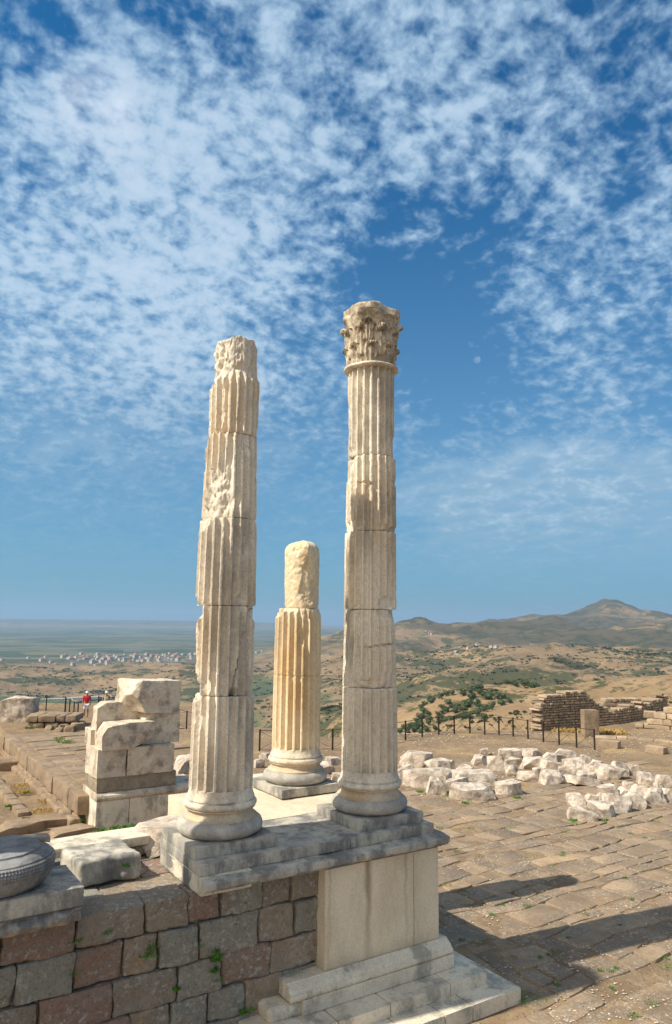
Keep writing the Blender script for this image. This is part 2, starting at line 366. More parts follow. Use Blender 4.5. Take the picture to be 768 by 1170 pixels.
# ------------------------------------------------------------------ fluted columns
def degrees_(a): return ((a+pi) % (2*pi)-pi)*180/pi
def drum(parent, name, z0, z1, R0, R1, seed, phi, dx=0, cuts=(), fl=True, mat=None, chip=.5, wear=.008, dome=0, top_tilt=0, label=None, twist=0, cracks=()):
    """z in metres above the column origin; cuts: (alpha_deg, z_frac, alpha_width_deg, z_width_m, depth)"""
    NF = 20; per = 12; n = NF*per if fl else 120; hN = max(8, int((z1-z0)/.028))
    V = []; Fc = []; off = Vector((seed*5.1, seed*2.3, seed*9.7)); lat = Vector((sin(phi+pi/2+pi/2), 0, 0))
    side = Vector((cos(phi+pi/2), sin(phi+pi/2), 0)) # to the picture's right
    base = side*dx
    for i in range(hN+1):
        t = i/hN; z = z0+(z1-z0)*t; R = R0+(R1-R0)*t
        e0 = z-z0; e1 = z1-z
        for j in range(n):
            th = 2*pi*j/n+twist
            if fl:
                u = (j % per)/per; w = .17
                if u < w: f = 0
                else: f = sin(pi*(u-w)/(1-w))**.62
                rf = R-.092*f
            else: rf = R
            P = Vector((cos(th)*R, sin(th)*R, z)); k = fbm(P*1.6+off, 4); k2 = fbm(P*7+off, 3)
            rb = R+.035+.07*k+.018*k2
            # broken rims
            cn = max(0, mn.noise(P*2.3+off*1.7)+.1)
            rb -= chip*cn*(.16*exp(-e0/.07)+.16*exp(-e1/.07))
            dmax = 0
            for al, zf, aw, zw, dp in cuts:
                tc = phi+radians(al); da = (th-tc+pi) % (2*pi)-pi; zc = z0+(z1-z0)*zf
                g = (da/radians(aw))**2+((z-zc)/zw)**2
                g = smooth(max(0, 1-g*(1+.45*mn.noise(P*2.6+off)+.3*k2))*1.7); dmax = max(dmax, (dp+.035)*g*(1+.5*k2)+.03*g*k)
            rb -= dmax
            for a0, f0, a1, f1, cw in cracks:
                aa = degrees_(th-phi); ya = aa*pi/180*R; y0_, y1_ = a0*pi/180*R, a1*pi/180*R; za, zb_ = z0+(z1-z0)*f0, z0+(z1-z0)*f1
                L2 = (y1_-y0_)**2+(zb_-za)**2; q = max(0, min(1, ((ya-y0_)*(y1_-y0_)+(z-za)*(zb_-za))/L2))
                dd_ = sqrt((ya-y0_-q*(y1_-y0_))**2+(z-za-q*(zb_-za))**2)+.03*mn.noise(P*5+off)
                if dd_ < cw: rb = min(rb, R-.11)
            r = min(rf, rb)-wear*abs(k2)
            if dome:
                dd = (z1-z)/dome
                if dd < 1: r *= sqrt(max(.0, 1-(1-dd)**2.6))*.97+.03
            if i in (0, hN): r -= .012
            zz = z
            if top_tilt and t > .5: zz += top_tilt*(t-.5)*2*(cos(th-phi-pi/2)*.5+.6*mn.noise(P*3+off))
            V.append(base+Vector((cos(th)*r, sin(th)*r, zz)))
    for i in range(hN):
        for j in range(n):
            k = (j+1) % n; Fc.append((i*n+j, i*n+k, (i+1)*n+k, (i+1)*n+j))
    for i, s in ((0, -1), (hN, 1)):
        c = len(V); ring = [V[i*n+j] for j in range(n)]
        mid = sum(ring, Vector())/n
        for ff in (.75, .45):
            st = len(V)
            for j in range(n):
                p = mid.lerp(ring[j], ff); p.z += (.03+abs(top_tilt)*.3)*fbm(p*3+off, 3)*(1 if s > 0 and (dome or top_tilt) else .2); V.append(p)
            prev = i*n if ff == .75 else st-n
            for j in range(n):
                k = (j+1) % n; q = (prev+j, prev+k, st+k, st+j); Fc.append(q if s > 0 else q[::-1])
        c = len(V); V.append(mid)
        for j in range(n):
            k = (j+1) % n; q = (st+j, st+k, c); Fc.append(q if s > 0 else q[::-1])
    o = build(name, V, Fc, mat or M['column'], parent, 40)
    if label: o['label'] = label
    return o
def lathe(parent, name, prof, mat, n=96, wob=.004, seed=0, smooth=35, taper=None, holes=()):
    V = []; Fc = []; off = Vector((seed*3.3, seed, 0)); m = len(prof)
    for r, z in prof:
        for j in range(n):
            th = 2*pi*j/n; P = Vector((cos(th)*r, sin(th)*r, z)); q = wob*fbm(P*3+off, 4)
            cn = max(0, mn.noise(P*2.1+off*3)-.25)*.10
            V.append(Vector((cos(th)*(r+q-cn), sin(th)*(r+q-cn), z+q*.5)))
    for i in range(m-1):
        for j in range(n):
            k = (j+1) % n; Fc.append((i*n+j, i*n+k, (i+1)*n+k, (i+1)*n+j))
    Fc.append(tuple(range(n))[::-1]); Fc.append(tuple(range((m-1)*n, m*n)))
    return build(name, V, Fc, mat, parent, smooth)
def arc(r, z, rad, rz, a0, a1, n=9): return [(r+rad*cos(radians(a0+(a1-a0)*i/n)), z+rz*sin(radians(a0+(a1-a0)*i/n))) for i in range(n+1)]
def column_base(root, seed, grey, pale):
    # z=0 is the plinth's foot, its top is at .18
    V, Fc = rbox((1.56, 1.54, .19), (22, 22, 5), .015, .012, 2.5, seed); V = [v+Vector((0, 0, .095)) for v in V]
    build('plinth', V, Fc, M['podium_dark'], root, 38, merge=.0005)
    p = [(.5, .185)]+arc(.62, .325, .145, .135, -90, 90, 12)+[(.5, .46)]; lathe(root, 'lower_torus', p, grey, seed=seed, wob=.01)
    p = [(.5,.455),(.655,.455),(.655,.485)]+[(.655-.075*sin(pi*.5*i/6)-.0, .485+.11*(1-cos(pi*.5*i/6))) for i in range(1, 7)]+[(.60,.62),(.625,.625),(.625,.645),(.5,.645)]
    lathe(root, 'scotia', p, pale, seed=seed+1, wob=.006)
    p = [(.5,.64)]+arc(.595, .70, .058, .058, -90, 90, 8)+[(.60,.76),(.60,.785),(.5,.785)]; lathe(root, 'upper_torus', p, M['column'], seed=seed+2, wob=.005)
    p = [(.5,.78),(.61,.785),(.61,.80)]+[(.61-.045*(1-(1-i/8)**2), .80+.16*i/8) for i in range(1, 9)]+[(.5,.96)]
    # flared foot of the shaft, fluted down to the fillet
    lathe(root, 'apophyge', p, M['column'], seed=seed+3, wob=.004)

def capital(root, z, seed, phi):
    cap = lathe(root, 'capital', [(.3,0),(.44,0),(.44,.3),(.46,.6),(.50,.85),(.56,1.02),(.58,1.08),(.3,1.08)], M['capital'], n=120, wob=.03, seed=seed)
    cap.location = (0, 0, z)
    mb = MB()
    def leaf(th0, z0, hh, w0, r0, curl, seed):
        NS, NW = 16, 10; V = []; off = Vector((seed, 3, 1))
        for i in range(NS+1):
            s = i/NS
            if s < .72: r = r0+.03+.05*s; zz = z0+hh*s/.86
            else:
                q = (s-.72)/.28; an = q*pi*.85; r = r0+.066+curl*(1-cos(an))*.5+curl*.25*sin(an); zz = z0+hh*(.837+.16*sin(an)-.12*q*q)
            w = w0*(.75+.35*sin(pi*min(1, s*1.05)))*(1 if s < .7 else 1-.75*((s-.7)/.3)**1.6)*(1+.2*abs(sin(s*pi*4.5)))
            for j in range(NW+1):
                u = -1+2*j/NW
                rr = r+.035*(1-abs(u))+.026*cos(u*pi*5)*(.4+.6*s)-.05*u*u*.6+.02*mn.noise(Vector((u*3, s*6, seed))) 
                th = th0+u*w*.5/max(r, .1)
                V.append(Vector((cos(th)*rr, sin(th)*rr, zz+.03*mn.noise(Vector((u*2, s*4, seed+9)))-.04*abs(u)*s)))
        Fc = []
        for i in range(NS):
            for j in range(NW): a = i*(NW+1)+j; Fc.append((a, a+1, a+NW+2, a+NW+1))
        mb.add(V, Fc)
    for k in range(8): leaf(2*pi*k/8+phi, .0, .50, .42, .45, .035, seed+k)
    for k in range(8): leaf(2*pi*(k+.5)/8+phi, .18, .72, .42, .45, .045, seed+20+k)
    for k in range(4): # corner volutes, worn down to stumps
        leaf(2*pi*k/4+pi/4, .5, .50, .26, .50, .06, seed+40+k)
    for k in range(0): leaf(2*pi*k/4+pi/4+.28, .42, .5, .2, .49, .06, seed+60+k); leaf(2*pi*k/4+pi/4-.28, .42, .5, .2, .49, .06, seed+70+k)
    lv = mb.build('acanthus_leaves', M['capital'], cap, 50); md = lv.modifiers.new('t', 'SOLIDIFY'); md.thickness = .03; md.offset = -.6
    # broken abacus
    V, Fc = rbox((1.12, 1.12, .5), (30, 30, 14), .03, .05, 2.6, seed)
    out = []
    for v in V:
        a = atan2(v.y, v.x); rr = sqrt(v.x**2+v.y**2)
        conc = min(1, .64/max(rr, .01))*1.0-.06*max(0, cos(4*a))-.08*max(0, mn.noise(Vector((cos(a)*2, sin(a)*2, v.z*3+seed))))*2
        under = 1-.22*smooth((.02-v.z)/.22)
        p = Vector((v.x*conc*under, v.y*conc*under, v.z))
        if v.z > .1: p.z += .09*fbm(Vector((v.x*2.2, v.y*2.2, seed)), 4)-.07*smooth((rr-.35)/.4)
        out.append(p+Vector((0, 0, 1.14)))
    build('abacus', out, Fc, M['capital'], cap, 40, merge=.0005)
    p = [(.4,-.06),(.555,-.06)]+arc(.565, -.02, .035, .035, -90, 90, 6)+[(.52,.03),(.4,.03)]
    a = lathe(cap, 'astragal', p, M['column'], seed=seed+5, wob=.01)

G3 = 'columns standing on the stone podium'
def phi_of(c): return atan2(-c[1], -c[0])
PZ = 3.08
def mk_col(c, label, drums, seed, grey=None, pale=None, group=G3):
    root = empty('marble_column', (c[0], c[1], PZ), label, 'column', group); column_base(root, seed, grey or M['base_grey'], pale or M['base_pale'])
    for i, d in enumerate(drums):
        d = dict(d); d['z0'] -= PZ; d['z1'] -= PZ; drum(root, 'drum', phi=phi_of(c), seed=seed*10+i, **d)
    return root
LC = (5.82, 12.70); RC = (9.08, 12.65); MC = (9.08, 15.65)
mk_col(LC, 'tall broken fluted column without capital, left one of the three, its top drum cracked and leaning', [
    dict(z0=4.0, z1=5.65, R0=.575, R1=.565, cuts=[(-80,.98,30,.12,.06),(60,.99,20,.05,.05)], chip=.35),
    dict(z0=5.66, z1=7.25, R0=.555, R1=.555, dx=-.02, cracks=[(62,.98,30,.5,.013),(30,.5,20,.03,.015)], cuts=[(-88,.5,34,1.1,.04),(-88,.99,44,.38,.24),(-88,.0,46,.34,.22),(92,.97,26,.3,.09),(92,.03,24,.2,.08),(20,.02,9,.14,.14),(-35,.1,14,.2,.05)], chip=.9, mat=M['column']),
    dict(z0=7.26, z1=8.86, R0=.565, R1=.545, dx=-.02, cuts=[(-70,.95,40,.2,.05),(-85,.03,22,.12,.1),(-45,.98,20,.15,.05),(-10,.96,10,.35,.05),(30,.04,12,.2,.05)], chip=.8, wear=.014),
    dict(z0=8.87, z1=10.48, R0=.53, R1=.49, dx=-.01, cuts=[(-30,.25,44,.62,.10),(-5,.62,10,.35,.06),(35,.9,16,.3,.05),(-80,.3,20,.8,.03),(-60,.03,40,.2,.06),(90,.5,12,.6,.03),(-85,.98,30,.2,.07)], chip=.8, wear=.014),
    dict(z0=10.49, z1=12.36, R0=.475, R1=.50, dx=.02, cuts=[(0,.86,175,.62,.075),(180,.86,60,.6,.075),(-80,.80,70,.62,.13),(-30,.85,60,.5,.06),(20,.90,60,.46,.06),(60,.9,50,.4,.06),(85,.05,14,.2,.1),(85,.35,12,.2,.04),(-30,.3,9,.5,.06),(15,.15,10,.25,.05),(130,.7,60,.7,.1),(-140,.7,60,.7,.1)], chip=1, wear=.018, top_tilt=.12)], 3)
RCo = mk_col(RC, 'tallest fluted column, the only one with a carved leafy capital, right one of the three', [
    dict(z0=4.0, z1=5.66, R0=.575, R1=.565, chip=.3),
    dict(z0=5.67, z1=7.24, R0=.56, R1=.535, dx=-.01, cracks=[(-30,.50,90,.58,.011)], cuts=[(0,.02,60,.2,.09),(45,.1,30,.2,.05),(50,.98,45,.2,.10),(85,.95,25,.3,.06),(-60,.5,30,.7,.02)], chip=.8, wear=.016),
    dict(z0=7.25, z1=8.86, R0=.555, R1=.545, dx=.0, cuts=[(40,.08,22,.17,.08),(-30,.02,20,.06,.05)], chip=.5),
    dict(z0=8.87, z1=10.48, R0=.545, R1=.53, dx=.01, cracks=[(-85,.66,-5,.62,.01),(-5,.62,80,.42,.01)], cuts=[(-45,.05,35,.18,.07),(-75,.9,30,.5,.07),(80,.7,14,.2,.06),(80,.02,40,.1,.07),(30,.03,20,.1,.05)], chip=.9, wear=.015),
    dict(z0=10.49, z1=12.44, R0=.515, R1=.51, dx=.0, cuts=[(-85,.3,25,.8,.045),(85,.1,25,.4,.05),(-70,.02,30,.2,.05)], chip=.5, wear=.012)], 5)
capital(RCo, 12.48-PZ, 4, phi_of(RC))
mk_col(MC, 'short broken column ending in a smooth rounded stump, behind and between the two tall ones', [
    dict(z0=4.0, z1=5.71, R0=.575, R1=.57, chip=.15, mat=M['ochre_column']),
    dict(z0=5.715, z1=7.29, R0=.57, R1=.555, cuts=[(12,.85,16,.65,.05),(-80,.98,45,.2,.1),(0,1,70,.12,.06),(45,.95,50,.25,.06),(45,.5,10,.5,.03)], chip=.8, mat=M['ochre_column']),
    dict(z0=7.30, z1=8.95, R0=.425, R1=.435, dx=.07, fl=False, cuts=[(-80,.1,30,.5,.04),(25,.35,38,.7,.035),(-30,.95,50,.3,.05),(60,.9,40,.35,.07)], chip=.9, wear=.035, top_tilt=.03, dome=.30, mat=M['ochre_column'])], 8,
    grey=M['base_grey'])
# a neighbour in the same row, beyond the left edge of the photograph: its shadow falls over the wall and paving
mk_col((-.6, 12.65), 'complete column of the same row, standing beyond the left edge of the picture', [
    dict(z0=4.0, z1=8.0, R0=.575, R1=.56), dict(z0=8.01, z1=15.0, R0=.555, R1=.5)], 11, group=None)

# ------------------------------------------------------------------ podium
def extrude_x(prof, x0, x1, seg=.12, seed=0, amp=.004, chip=.0, xcap=True):
    """profile (y,z) list, closed, swept along x with worn edges"""
    n = len(prof); m = max(2, int((x1-x0)/seg)); V = []; Fc = []
    cy = sum(p[0] for p in prof)/n; cz = sum(p[1] for p in prof)/n
    for i in range(m+1):
        x = x0+(x1-x0)*i/m
        for y, z in prof:
            P = Vector((x, y, z)); k = fbm(P*2.7+Vector((seed, 0, 0)), 3)*amp
            c = chip*max(0, mn.noise(P*2.2+Vector((seed*3, 1, 0)))-.15)
            s = Vector((0, y-cy, z-cz)); s.normalize(); V.append(P+s*(k-c))
    for i in range(m):
        for j in range(n):
            k = (j+1) % n; Fc.append((i*n+j, (i+1)*n+j, (i+1)*n+k, i*n+k))
    Fc.append(tuple(range(n))[::-1]); Fc.append(tuple(range(m*n, (m+1)*n)))
    return V, Fc
X0, X1 = 5.03, 10.0
pod = empty('podium', (7.5, 12.5, 0), 'long marble podium with moulded cornice and pale pedestal, carrying the three columns', 'podium')
# cornice: two lengths, moulded front
def cor_prof(yb):
    f = 11.42
    return [(yb,2.625),(f+.26,2.625),(f+.235,2.655),(f+.17,2.68),(f+.07,2.70),(f+.045,2.715),(f+.045,2.745),(f,2.755),(f,2.845),(f+.015,2.86),(f+.26,2.90),(yb,2.90)][::-1]
for a, b, s in ((X0, 7.93, 1), (7.936, X1+.14, 2)):
    V, Fc = extrude_x(cor_prof(13.5), a, b, .06, s, .010, .10 if s == 1 else .05); build('cornice', V, Fc, M['podium_dark'], pod, 32)
def course(name, size, cen, mat, seed, parent=pod, amp=.008, seg=(20, 14, 6), rnd=.012, cuts=()):
    V, Fc = rbox(size, seg, rnd, amp, 2.2, seed, cuts); V = [v+Vector(cen) for v in V]
    return build(name, V, Fc, mat, parent, 36, merge=.0005)
course('step_course', (2.93, 1.85, .18), (X0+1.465-.0, 11.67+.925, 2.99), M['podium_dark'], 21, seg=(40, 26, 5))
course('step_course', (1.98, 1.95, .18), (X0+2.937+.99, 11.67+.975, 2.99), M['podium_dark'], 22, seg=(30, 26, 5))
course('side_block', (.9, 1.9, .28), (X0+.452-.004, 12.55, 2.76), M['podium'], 23, seg=(10, 22, 6))
# floor behind, running back to the far column
course('floor_slab', (1.9, 3.0, .45), (7.25, 15.05, 2.855), M['floor'], 24, amp=.012, seg=(24, 36, 6))
course('floor_slab', (1.85, 3.3, .43), (9.13, 15.2, 2.84), M['floor'], 25, amp=.03, seg=(30, 46, 6))
mbk = MB(); mbk.box((7.5, 12.0, 0), (9.9, 16.5, 2.6)); o = mbk.build('core', M['andesite'], pod)
course('broken_slab', (1.2, .5, .2), (8.6, 17.3, 3.0), M['podium'], 26, amp=.03)
# pedestal
course('die', (2.62, 1.9, 1.665), (8.71, 11.635+.95, 1.80), M['die'], 27, amp=.004, seg=(30, 16, 22))
mbs = MB(); mbs.box((9.395, 11.628, .98), (9.40, 11.64, 2.6)); mbs.build('joint', M['darkblock'], pod)
def base_prof(): return [(12.6,.722),(11.44,.722),(11.425,.74),(11.42,.775),(11.43,.81),(11.455,.825),(11.47,.83),(11.475,.85),(11.50,.88),(11.55,.915),(11.60,.945),(11.605,.965),(12.6,.965)][::-1]
V, Fc = extrude_x(base_prof(), 6.63, 8.2, .05, 4, .006, .05); build('base_moulding', V, Fc, M['podium'], pod, 32)
V, Fc = extrude_x(base_prof(), 8.205, 10.2, .05, 5, .006, .03); build('base_moulding', V, Fc, M['podium'], pod, 32)
st = empty('stone_steps', (8.5, 11.2, 0), 'pale stone steps along the foot of the pedestal', 'steps')
course('step', (3.35, 1.3, .24), (8.535, 12.07, .60), M['podium'], 31, st, seg=(40, 14, 5))
stone('broken_step', (1.05, .9, .26), (6.78-8.5, 11.95-11.2, .57), M['podium'], parent=st, seed=32, rnd=.08, amp=.05, freq=1.8, seg=(16, 14, 8))
for x0_, x1_, sd in ((5.9, 7.28, 33), (7.29, 8.35, 34), (8.36, 9.72, 35), (9.73, 10.64, 36)):
    course('step', (x1_-x0_-.006, 1.6, .215), ((x0_+x1_)/2, 10.98+.8, .365), M['podium'], sd, st, seg=(16, 14, 5), amp=.01)
for x0_, x1_, sd in ((5.6, 6.9, 40), (6.91, 8.3, 41), (8.31, 9.2, 42), (9.21, 9.85, 43), (9.86, 11.07, 44)):
    course('step', (x1_-x0_-.006, 2.0, .27), ((x0_+x1_)/2, 10.54+1.0, .125), M['podium'], sd, st, seg=(16, 16, 5), amp=.01)

# ------------------------------------------------------------------ ashlar wall
wallroot = empty('ashlar_wall', (3, 12.3, 0), 'rough retaining wall of large brown and grey andesite blocks', 'stone wall')
rw = random.Random(12)
zs_ = [2.62, 2.13, 1.56, 1.04, .55, .05, -.35]
mb = MB(); k = 0
for ci in range(len(zs_)-1):
    zt, zb = zs_[ci], zs_[ci+1]; x = -3.2+rw.uniform(0, .6)
    while x < 7.5:
        L = rw.uniform(.55, 1.08); x2 = min(x+L, 7.52)
        if x2 > 7.2: x2 = 7.52
        dip = .05*sin(x*.9+ci)
        V, Fc = rbox((x2-x-.012, .62, zt-zb-.012+rw.uniform(-.015, .015)), (22, 6, 14), .045, .05, 1.9, k+50)
        mb.add(xf(V, ((x+x2)/2, 11.86+.31+rw.uniform(-.03, .04), (zt+zb)/2), 0, 0, rw.uniform(-.015, .015)), Fc); x = x2; k += 1
mb.build('block_courses', M['andesite'], wallroot, 50, merge=.0001)
mb = MB(); mb.box((-3, 12.0, -.3), (7.4, 12.2, 2.5)); mb.build('wall_core', M['darkblock'], wallroot)
mb = MB(); y = 12.5
for (ya, yb) in ((12.47, 13.05), (13.06, 13.9), (13.9, 14.9)):
    x = -3.2
    while x < 5.6:
        L = rw.uniform(.8, 1.4); V, Fc = rbox((min(L, 6.2-x)-.01, yb-ya-.01, .8), (10, 8, 4), .03, .02, 2, k+90); mb.add(xf(V, (x+L/2, (ya+yb)/2, 2.2+rw.uniform(-.012, .012))), Fc); x += L; k += 1
mb.build('wall_top', M['andesite'], wallroot, 50, merge=.0001)
mb = MB(); mb.box((-3, 12.4, -1.2), (6.5, 14.8, 1.85)); mb.build('wall_fill', M['darkblock'], wallroot)

# things lying on the wall
course_root = None
sb = stone('kerb_slab', (2.7, .72, .17), (3.66, 14.35, 2.92), M['podium'], 'long low moulded kerb slab lying between the dark column base and the podium', 'stone slab', seed=61, rnd=.03, amp=.02, seg=(34, 10, 5), rz=0)
stone('kerb_support', (1.1, .5, .22), (4.45, 14.3, 2.73), M['andesite'], 'rounded brown block wedged under the right end of the kerb slab', 'stone block', seed=62, rnd=.07, amp=.04)
V, Fc = rbox((1.05, 1.0, .42), (26, 22, 14), .07, .05, 2.0, 63)
o2 = []
for v in V:
    p = v.copy()
    if p.y < -.2: p.y += .07*max(0, sin(p.x*9+p.z*3+1.4))**2-.03*fbm(p*5, 3)
    o2.append(p)
carved = stone('carved_fragment', None, (3.95, 13.45, 2.83), M['podium_dark'], 'squat carved marble fragment with scrolled right end beside the dark column base', 'carved stone', V=(o2, Fc), rz=radians(4))
stone('rough_fragment', (1.1, .7, .4), (5.35, 14.4, 2.85), M['boulder'], 'white broken stone just behind the left column plinth', 'broken stone', V=boulder((1.3, .9, .42), 64, 12), rz=.3)
# plinth with dark column base
pl = empty('stone_plinth', (2.0, 12.4, 2.62), 'grey stone plinth with broken moulding under the dark column base', 'plinth')
V, Fc = rbox((2.8, 1.15, .26), (44, 20, 6), .012, .008, 2, 65); build('plinth_top', xf(V, (3.15-1.4, 11.46+.575, 3.02-2.62-.0), 0), Fc, M['podium_dark'], None, 36, merge=.0005)
pt = bpy.data.objects['plinth_top']; pt.parent = pl; pt.location = (-2.0, -12.4, 0)
V, Fc = rbox((2.88, 1.2, .27), (70, 20, 12), .05, .035, 3.2, 66)
o2 = []
for v in V:
    p = v.copy()
    if p.y < -.3: p.y += .16*max(0, fbm(Vector((p.x*2.4, p.z*6, 2)), 4)+.15)+.10*max(0, -p.z/.13)
    if p.x > 1.3: p.x -= .12*max(0, fbm(Vector((p.y*4, p.z*5, 7)), 3)+.1)
    o2.append(p)
o = build('broken_moulding', xf(o2, (3.17-1.44-2.0, 11.44+.6-12.4, .135)), Fc, M['podium_dark'], pl, 36, merge=.0005)
M['darkbase'] = stonemat('blackened_marble', (.30,.295,.29), (.19,.19,.19), (.08,.08,.08), sc=2, stain_amt=.6, speck=(.42,.41,.4), speck_amt=.35, bump=.7, bdist=.02, fine=16)
lb = empty('fallen_column_base', (2.05, 12.15, 3.15), 'dark weathered column base with a woven band, on the plinth at the left edge', 'column base')
n = 220; prof = [(.3,.0),(.60,.0),(.66,.04),(.73,.12),(.765,.2),(.775,.24),(.78,.25),(.795,.28),(.80,.32),(.797,.36),(.785,.40),(.76,.43),(.755,.44),(.735,.45),(.70,.475),(.62,.50),(.605,.505),(.60,.53),(.52,.55),(.35,.57),(.2,.56),(.05,.56)]
V = []; Fc = []
pr_ = []
for (r0, z0), (r1, z1) in zip(prof, prof[1:]):
    mseg = 4 if .24 < z0 < .44 else 2
    for q in range(mseg): pr_.append((r0+(r1-r0)*q/mseg, z0+(z1-z0)*q/mseg))
pr_.append(prof[-1])
for i, (r, z) in enumerate(pr_):
    for j in range(n):
        th = 2*pi*j/n; P = Vector((cos(th)*r, sin(th)*r, z)); q = .012*fbm(P*3, 4)
        if .25 < z < .43:
            q += .016*(sin(th*55+z*70)*sin(th*55-z*70))
        elif z <= .25: q += .035*fbm(P*4+Vector((5, 5, 5)), 4)
        V.append(Vector((cos(th)*(r+q), sin(th)*(r+q), z+(.02*fbm(P*2.5, 3) if z > .44 else 0))))
for i in range(len(pr_)-1):
    for j in range(n):
        kk = (j+1) % n; Fc.append((i*n+j, i*n+kk, (i+1)*n+kk, (i+1)*n+j))
Fc.append(tuple(range((len(pr_)-1)*n, len(pr_)*n)))
build('torus', V, Fc, M['darkbase'], lb, 50)
stone('stone_chip', (.32, .2, .07), (2.68, 12.42, 3.66), M['boulder'], 'small pale flake lying on the rim of the dark column base', 'stone chip', V=boulder((.42, .22, .08), 67, 8), rz=-.5)

# ------------------------------------------------------------------ pile of hewn blocks on its own pedestal
PY = 29.95; Zf = -1.1
def pbox(x0, y0, x1, y1, Y=PY):
    """front face from pixel corners on the plane y=Y -> x range, z range"""
    a = aty(x0, y1, Y); b = aty(x1, y0, Y); c = aty(x0, y0, Y); return a.x, b.x, a.z, c.z
gB = 'hewn blocks piled on the moulded pedestal'
pp = empty('moulded_pedestal', (10, 30.5, Zf), 'low white slab-faced pedestal with rounded top moulding under the pile of blocks', 'pedestal')
xa = aty(108.3, 950.5, PY).x; ztop = aty(109.2, 917, PY).z
def pslab(x0, x1, z0, z1, d, sd, nm_, mat, y=PY, amp=.012):
    V, Fc = rbox((x1-x0-.008, d, z1-z0), (16, 10, 8), .02, amp, 1.5, sd); return build(nm_, xf(V, ((x0+x1)/2-10, y+d/2-30.5, (z0+z1)/2-Zf)), Fc, mat, pp, 36, merge=.0005)
pslab(xa, xa+1.3, Zf-.2, ztop, 2.0, 70, 'facing_slab', M['podium']); pslab(xa+1.31, xa+3.4, Zf-.2, ztop, 2.0, 71, 'facing_slab', M['podium']); pslab(xa+3.41, xa+4.3, Zf-.2, ztop, 2.0, 72, 'facing_slab', M['podium'])
prf = [(PY+2.0,ztop),(PY+.02,ztop),(PY-.03,ztop+.04),(PY-.06,ztop+.12),(PY-.04,ztop+.2),(PY+.03,ztop+.25),(PY+.25,ztop+.3),(PY+2.0,ztop+.3)][::-1]
V, Fc = extrude_x(prf, xa-.0, xa+4.3, .15, 9, .01, .05); build('top_moulding', [v-Vector((10, 30.5, Zf)) for v in V], Fc, M['block'], pp, 32)
ptz = ztop+.3
def hb(px, depth, Y, label, mat='block', sd=0, cuts=(), amp=.04, rnd=.012, rz=0, ry=0, zmin=None, rx=0, group=gB):
    x0, x1, z0, z1 = pbox(*px, Y); 
    if zmin is not None: z0 = zmin
    sz = (x1-x0, depth, z1-z0)
    cc = [(Vector(n).normalized(), d*(abs(Vector(n).normalized().x)*sz[0]+abs(Vector(n).normalized().y)*sz[1]+abs(Vector(n).normalized().z)*sz[2])/2) for n, d in cuts]
    stone('hewn_block', sz, ((x0+x1)/2, Y+depth/2, (z0+z1)/2), M[mat], label, 'stone block', group, seed=sd, cuts=cc, rnd=rnd, amp=amp, freq=1.3, seg=(32, 24, 20), rz=rz, ry=ry, rx=rx)
    return z1
z = hb((110, 890, 201, 906), 1.7, PY+.15, 'dark rough course of stone directly on the moulded pedestal', 'darkblock', 80, amp=.03, zmin=ptz)
zq = hb((109.5, 857, 144.5, 893), 1.6, PY+.12, 'smooth pale block, left one of the two in the lower row of the pile', 'block', 81, amp=.03, zmin=z, rz=.02)
hb((145.3, 854.5, 200, 892), 1.6, PY+.1, 'wide black-stained block, right one of the two in the lower row of the pile', 'block', 82, amp=.04, zmin=z, rz=-.025)
z3 = hb((116, 828, 177.5, 857), 1.0, PY+.0, 'wedge-shaped broken block at the front of the pile, cracked down its middle', 'block', 83, cuts=[((.35,-.1,-1), .62), ((-.15,-.2,1), .78), ((1,0,-.7), .72), ((-.8,0,.5), .8)], amp=.05, zmin=zq-.05)
hb((110, 804, 164, 858), .95, PY+1.05, 'tall pale block with a slanting top, standing behind the wedge-shaped block', 'block', 84, cuts=[((.7,-.2,1), .70), ((-.6,0,1), .85)], amp=.05, zmin=zq, rz=-.06)
z5 = hb((162, 815, 206, 855), 1.2, PY+.45, 'upright block at the right of the pile, carrying the topmost block', 'block', 85, cuts=[((-.8,-.5,.9), .8)], amp=.03, zmin=zq)
hb((145, 779, 207, 817), 1.5, PY+.3, 'largest block, balanced on the very top of the pile, rough on its left side', 'block', 86, cuts=[((-1,-.55,-.75), .62), ((-1,-.3,.55), .72), ((-.2,.3,1), .93), ((-.6,-1,.1), .8)], amp=.06, zmin=z5+.0, ry=.05, rz=.08)
hb((102.5, 834, 110, 862), .9, PY+1.3, 'narrow upright slab leaning on the left side of the pile', 'block', 87, amp=.03, zmin=zq-.0)
p = at(213, 882, 0); stone('boulder', None, p+Vector((0, 0, .35)), M['boulder'], 'white block with a dark shaded side, just right of the pile of blocks', 'boulder', V=boulder((1.2, 1.0, .8), 88, 10))
p = at(200, 932, -1.1); stone('boulder', None, p+Vector((0, -.2, .35)), M['boulder'], 'grey broken stone leaning on the pedestal foot behind the left column', 'boulder', V=boulder((1.2, .9, .9), 89, 10))

